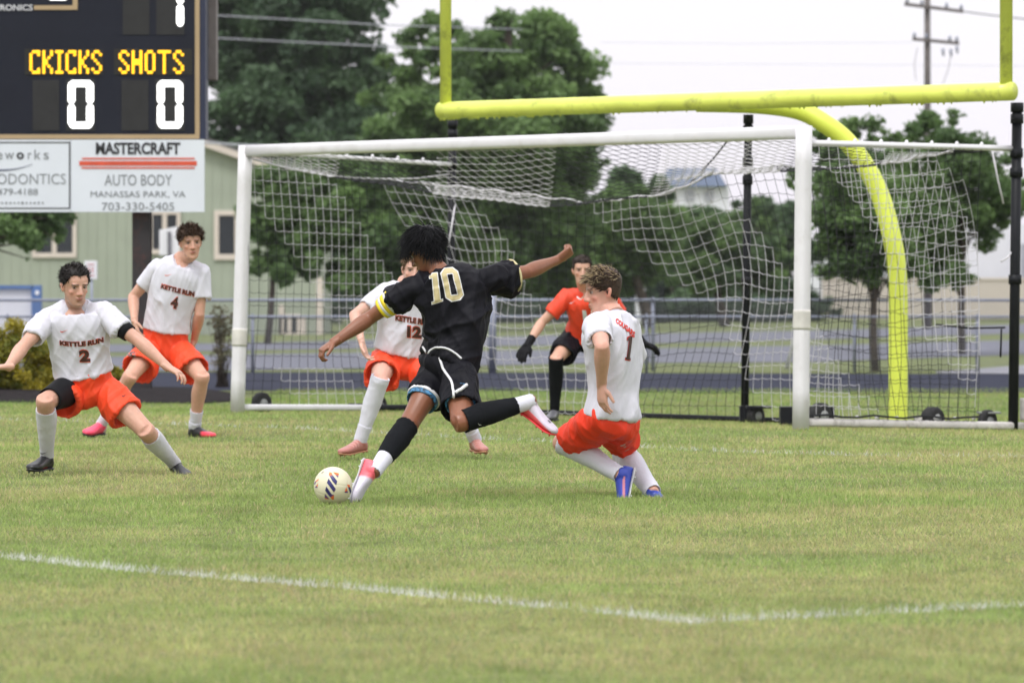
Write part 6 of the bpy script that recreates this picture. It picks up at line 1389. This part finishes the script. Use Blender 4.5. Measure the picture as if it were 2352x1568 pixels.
surf_line('white_hem', [(972, 797), (980, 812), (982, 836)], sh, m_pw, sh, .006)
m_pat = mat('patterned_undershort', (.05, .17, .32), .6, .9, 55, detail=1)
thigh_band(D, 'r', .50, .69, m_pat, r10, 'undershort', sc, .008, (.085, .072)); thigh_band(D, 'l', .45, .60, m_pat, r10, 'undershort', sc, .010, (.085, .076))
thigh_band(D, 'l', .50, .54, m_pw, r10, 'undershort_hem', sc, .014, (.083, .080))
for k, (A, F_) in enumerate((('r', .66),)):
    shp, el = D['s' + A], D['e' + A]; e = shp.lerp(el, F_) + Vector((0, 0, -.008)); d = (el - shp).normalized(); u, v = frame_of(d, (0, 0, 1)); bm = bmesh.new()
    pts = [e + d * .004 + u * .099 * math.cos(a) * 1.0 + v * .0915 * math.sin(a) for a in np.linspace(0, 2 * math.pi, 41)]; tube(bm, pts, .0068, 8, False); link('gold_cuff', bm_mesh('gold_cuff', bm, True), m_goldt, r10)
tick(((1096, 968), (1106, 974), (1109, 980), (1098, 974)), p10['socks'][2], m_pw, p10['socks'][2])

# ================================================================== BALL
BY = 25.30; bc = P(765, 1115.5, BY); BR = .105
ball = thing('soccer_ball', bc, 'cream soccer ball with dark blue and orange slanted marks in front of the kicker', 'ball')
bm = bmesh.new(); bmesh.ops.create_icosphere(bm, subdivisions=6, radius=1.0)
phi = (1 + 5 ** .5) / 2; ico = [Vector(v).normalized() for v in ((0, 1, phi), (0, 1, -phi), (0, -1, phi), (0, -1, -phi), (1, phi, 0), (1, -phi, 0), (-1, phi, 0), (-1, -phi, 0), (phi, 0, 1), (phi, 0, -1), (-phi, 0, 1), (-phi, 0, -1))]
Rm = Matrix.Rotation(.5, 3, 'X') @ Matrix.Rotation(.9, 3, 'Z'); ico = [Rm @ v for v in ico]
for v in bm.verts:
    n = v.co.normalized(); ds = sorted((n.dot(c) for c in ico), reverse=True); gap = ds[0] - ds[1]; g = math.exp(-(gap / .022) ** 2); v.co = bc + n * BR * (1 - .018 * g)
bo_ = link('panel_shell', bm_mesh('panel_shell', bm, True), mat('ball_cream', (.70, .66, .48), .38, .05, 5, dirt=(.48, .42, .28), dscale=5, damt=.3, bump=.0006, bscale=260), ball)
bo_.name = 'shell'
m_bb = mat('ball_navy', (.028, .026, .13), .4, .35, 60); m_bo = mat('ball_orange', (.72, .16, .03), .4, .2, 60); m_bp = mat('ball_purple', (.12, .06, .19), .4, .3, 60); m_bt = mat('ball_grey', (.30, .28, .24), .5)
def bz(x, y): return (740 / 1.0884 + x / 7.758, 1060 / 1.0884 + y / 7.758)
def bpoly(name, pts, m):
    px = [bz(*p) for p in pts]; x0 = min(p[0] for p in px); x1 = max(p[0] for p in px); y0 = min(p[1] for p in px); y1 = max(p[1] for p in px)
    v = np.array([((a - x0) / (x1 - x0), 1 - (b - y0) / (y1 - y0)) for a, b in px]); decal(name, v, [tuple(range(len(pts)))], ((x0, y0), (x1, y0), (x1, y1), (x0, y1)), bo_, m, ball, 0, .0012, 1.5)
for nm, pts, m in (('orange_mark', [(600, 850), (640, 870), (655, 920), (615, 935), (585, 905)], m_bo), ('orange_mark', [(660, 850), (765, 875), (755, 915), (700, 900)], m_bo), ('navy_mark', [(705, 905), (757, 912), (745, 950)], m_bp),
                   ('navy_mark', [(590, 910), (650, 900), (735, 1015), (715, 1085), (640, 1000)], m_bb), ('navy_mark', [(580, 965), (700, 1140), (675, 1210), (550, 1040)], m_bb), ('purple_mark', [(700, 1135), (708, 1160), (675, 1212), (655, 1185)], m_bp),
                   ('navy_mark', [(540, 1105), (640, 1250), (605, 1290), (520, 1180)], m_bb), ('orange_mark', [(610, 1295), (680, 1255), (672, 1340), (640, 1335)], m_bo), ('purple_mark', [(620, 1240), (680, 1255), (618, 1300), (590, 1265)], m_bp), ('orange_mark', [(512, 1300), (600, 1335), (520, 1325)], m_bo), ('purple_mark', [(515, 1235), (560, 1290), (600, 1335), (512, 1300)], m_bp),
                   ('orange_mark', [(400, 975), (410, 985), (360, 1030), (345, 1020)], m_bo), ('purple_mark', [(360, 1030), (335, 1080), (325, 1060), (345, 1015)], m_bp), ('orange_mark', [(395, 1050), (385, 1110), (360, 1100)], m_bo), ('purple_mark', [(385, 1110), (382, 1132), (340, 1128), (360, 1095)], m_bp),
                   ('orange_mark', [(905, 1070), (950, 1075), (965, 1120), (925, 1120)], m_bo), ('navy_mark', [(925, 1120), (965, 1118), (990, 1200), (975, 1245), (955, 1200)], m_bb), ('orange_mark', [(895, 1115), (915, 1180), (865, 1200)], m_bo), ('purple_mark', [(915, 1180), (925, 1222), (865, 1215), (865, 1198)], m_bp),
                   ('grey_logo', [(450, 865), (495, 835), (505, 845), (460, 880)], m_bt)): bpoly(nm, pts, m)

# ================================================================== AIR
bm = bmesh.new(); bmesh.ops.create_cube(bm, size=1.0)
for v in bm.verts: v.co = Vector((v.co.x * 300, -20 + (v.co.y + .5) * 420, -1.3 + (v.co.z + .5) * 42))
hz = link('haze', bm_mesh('haze', bm), None, kind='stuff'); hm = bpy.data.materials.new('air'); hm.use_nodes = True; hm.node_tree.nodes.clear()
ho = hm.node_tree.nodes.new('ShaderNodeOutputMaterial'); pv = hm.node_tree.nodes.new('ShaderNodeVolumePrincipled'); pv.inputs['Color'].default_value = (.93, .93, .96, 1); pv.inputs['Density'].default_value = 0.00012
hm.node_tree.links.new(pv.outputs[0], ho.inputs['Volume']); hz.data.materials.append(hm)
tag(hz, 'thin evening haze over the field and trees', 'haze')
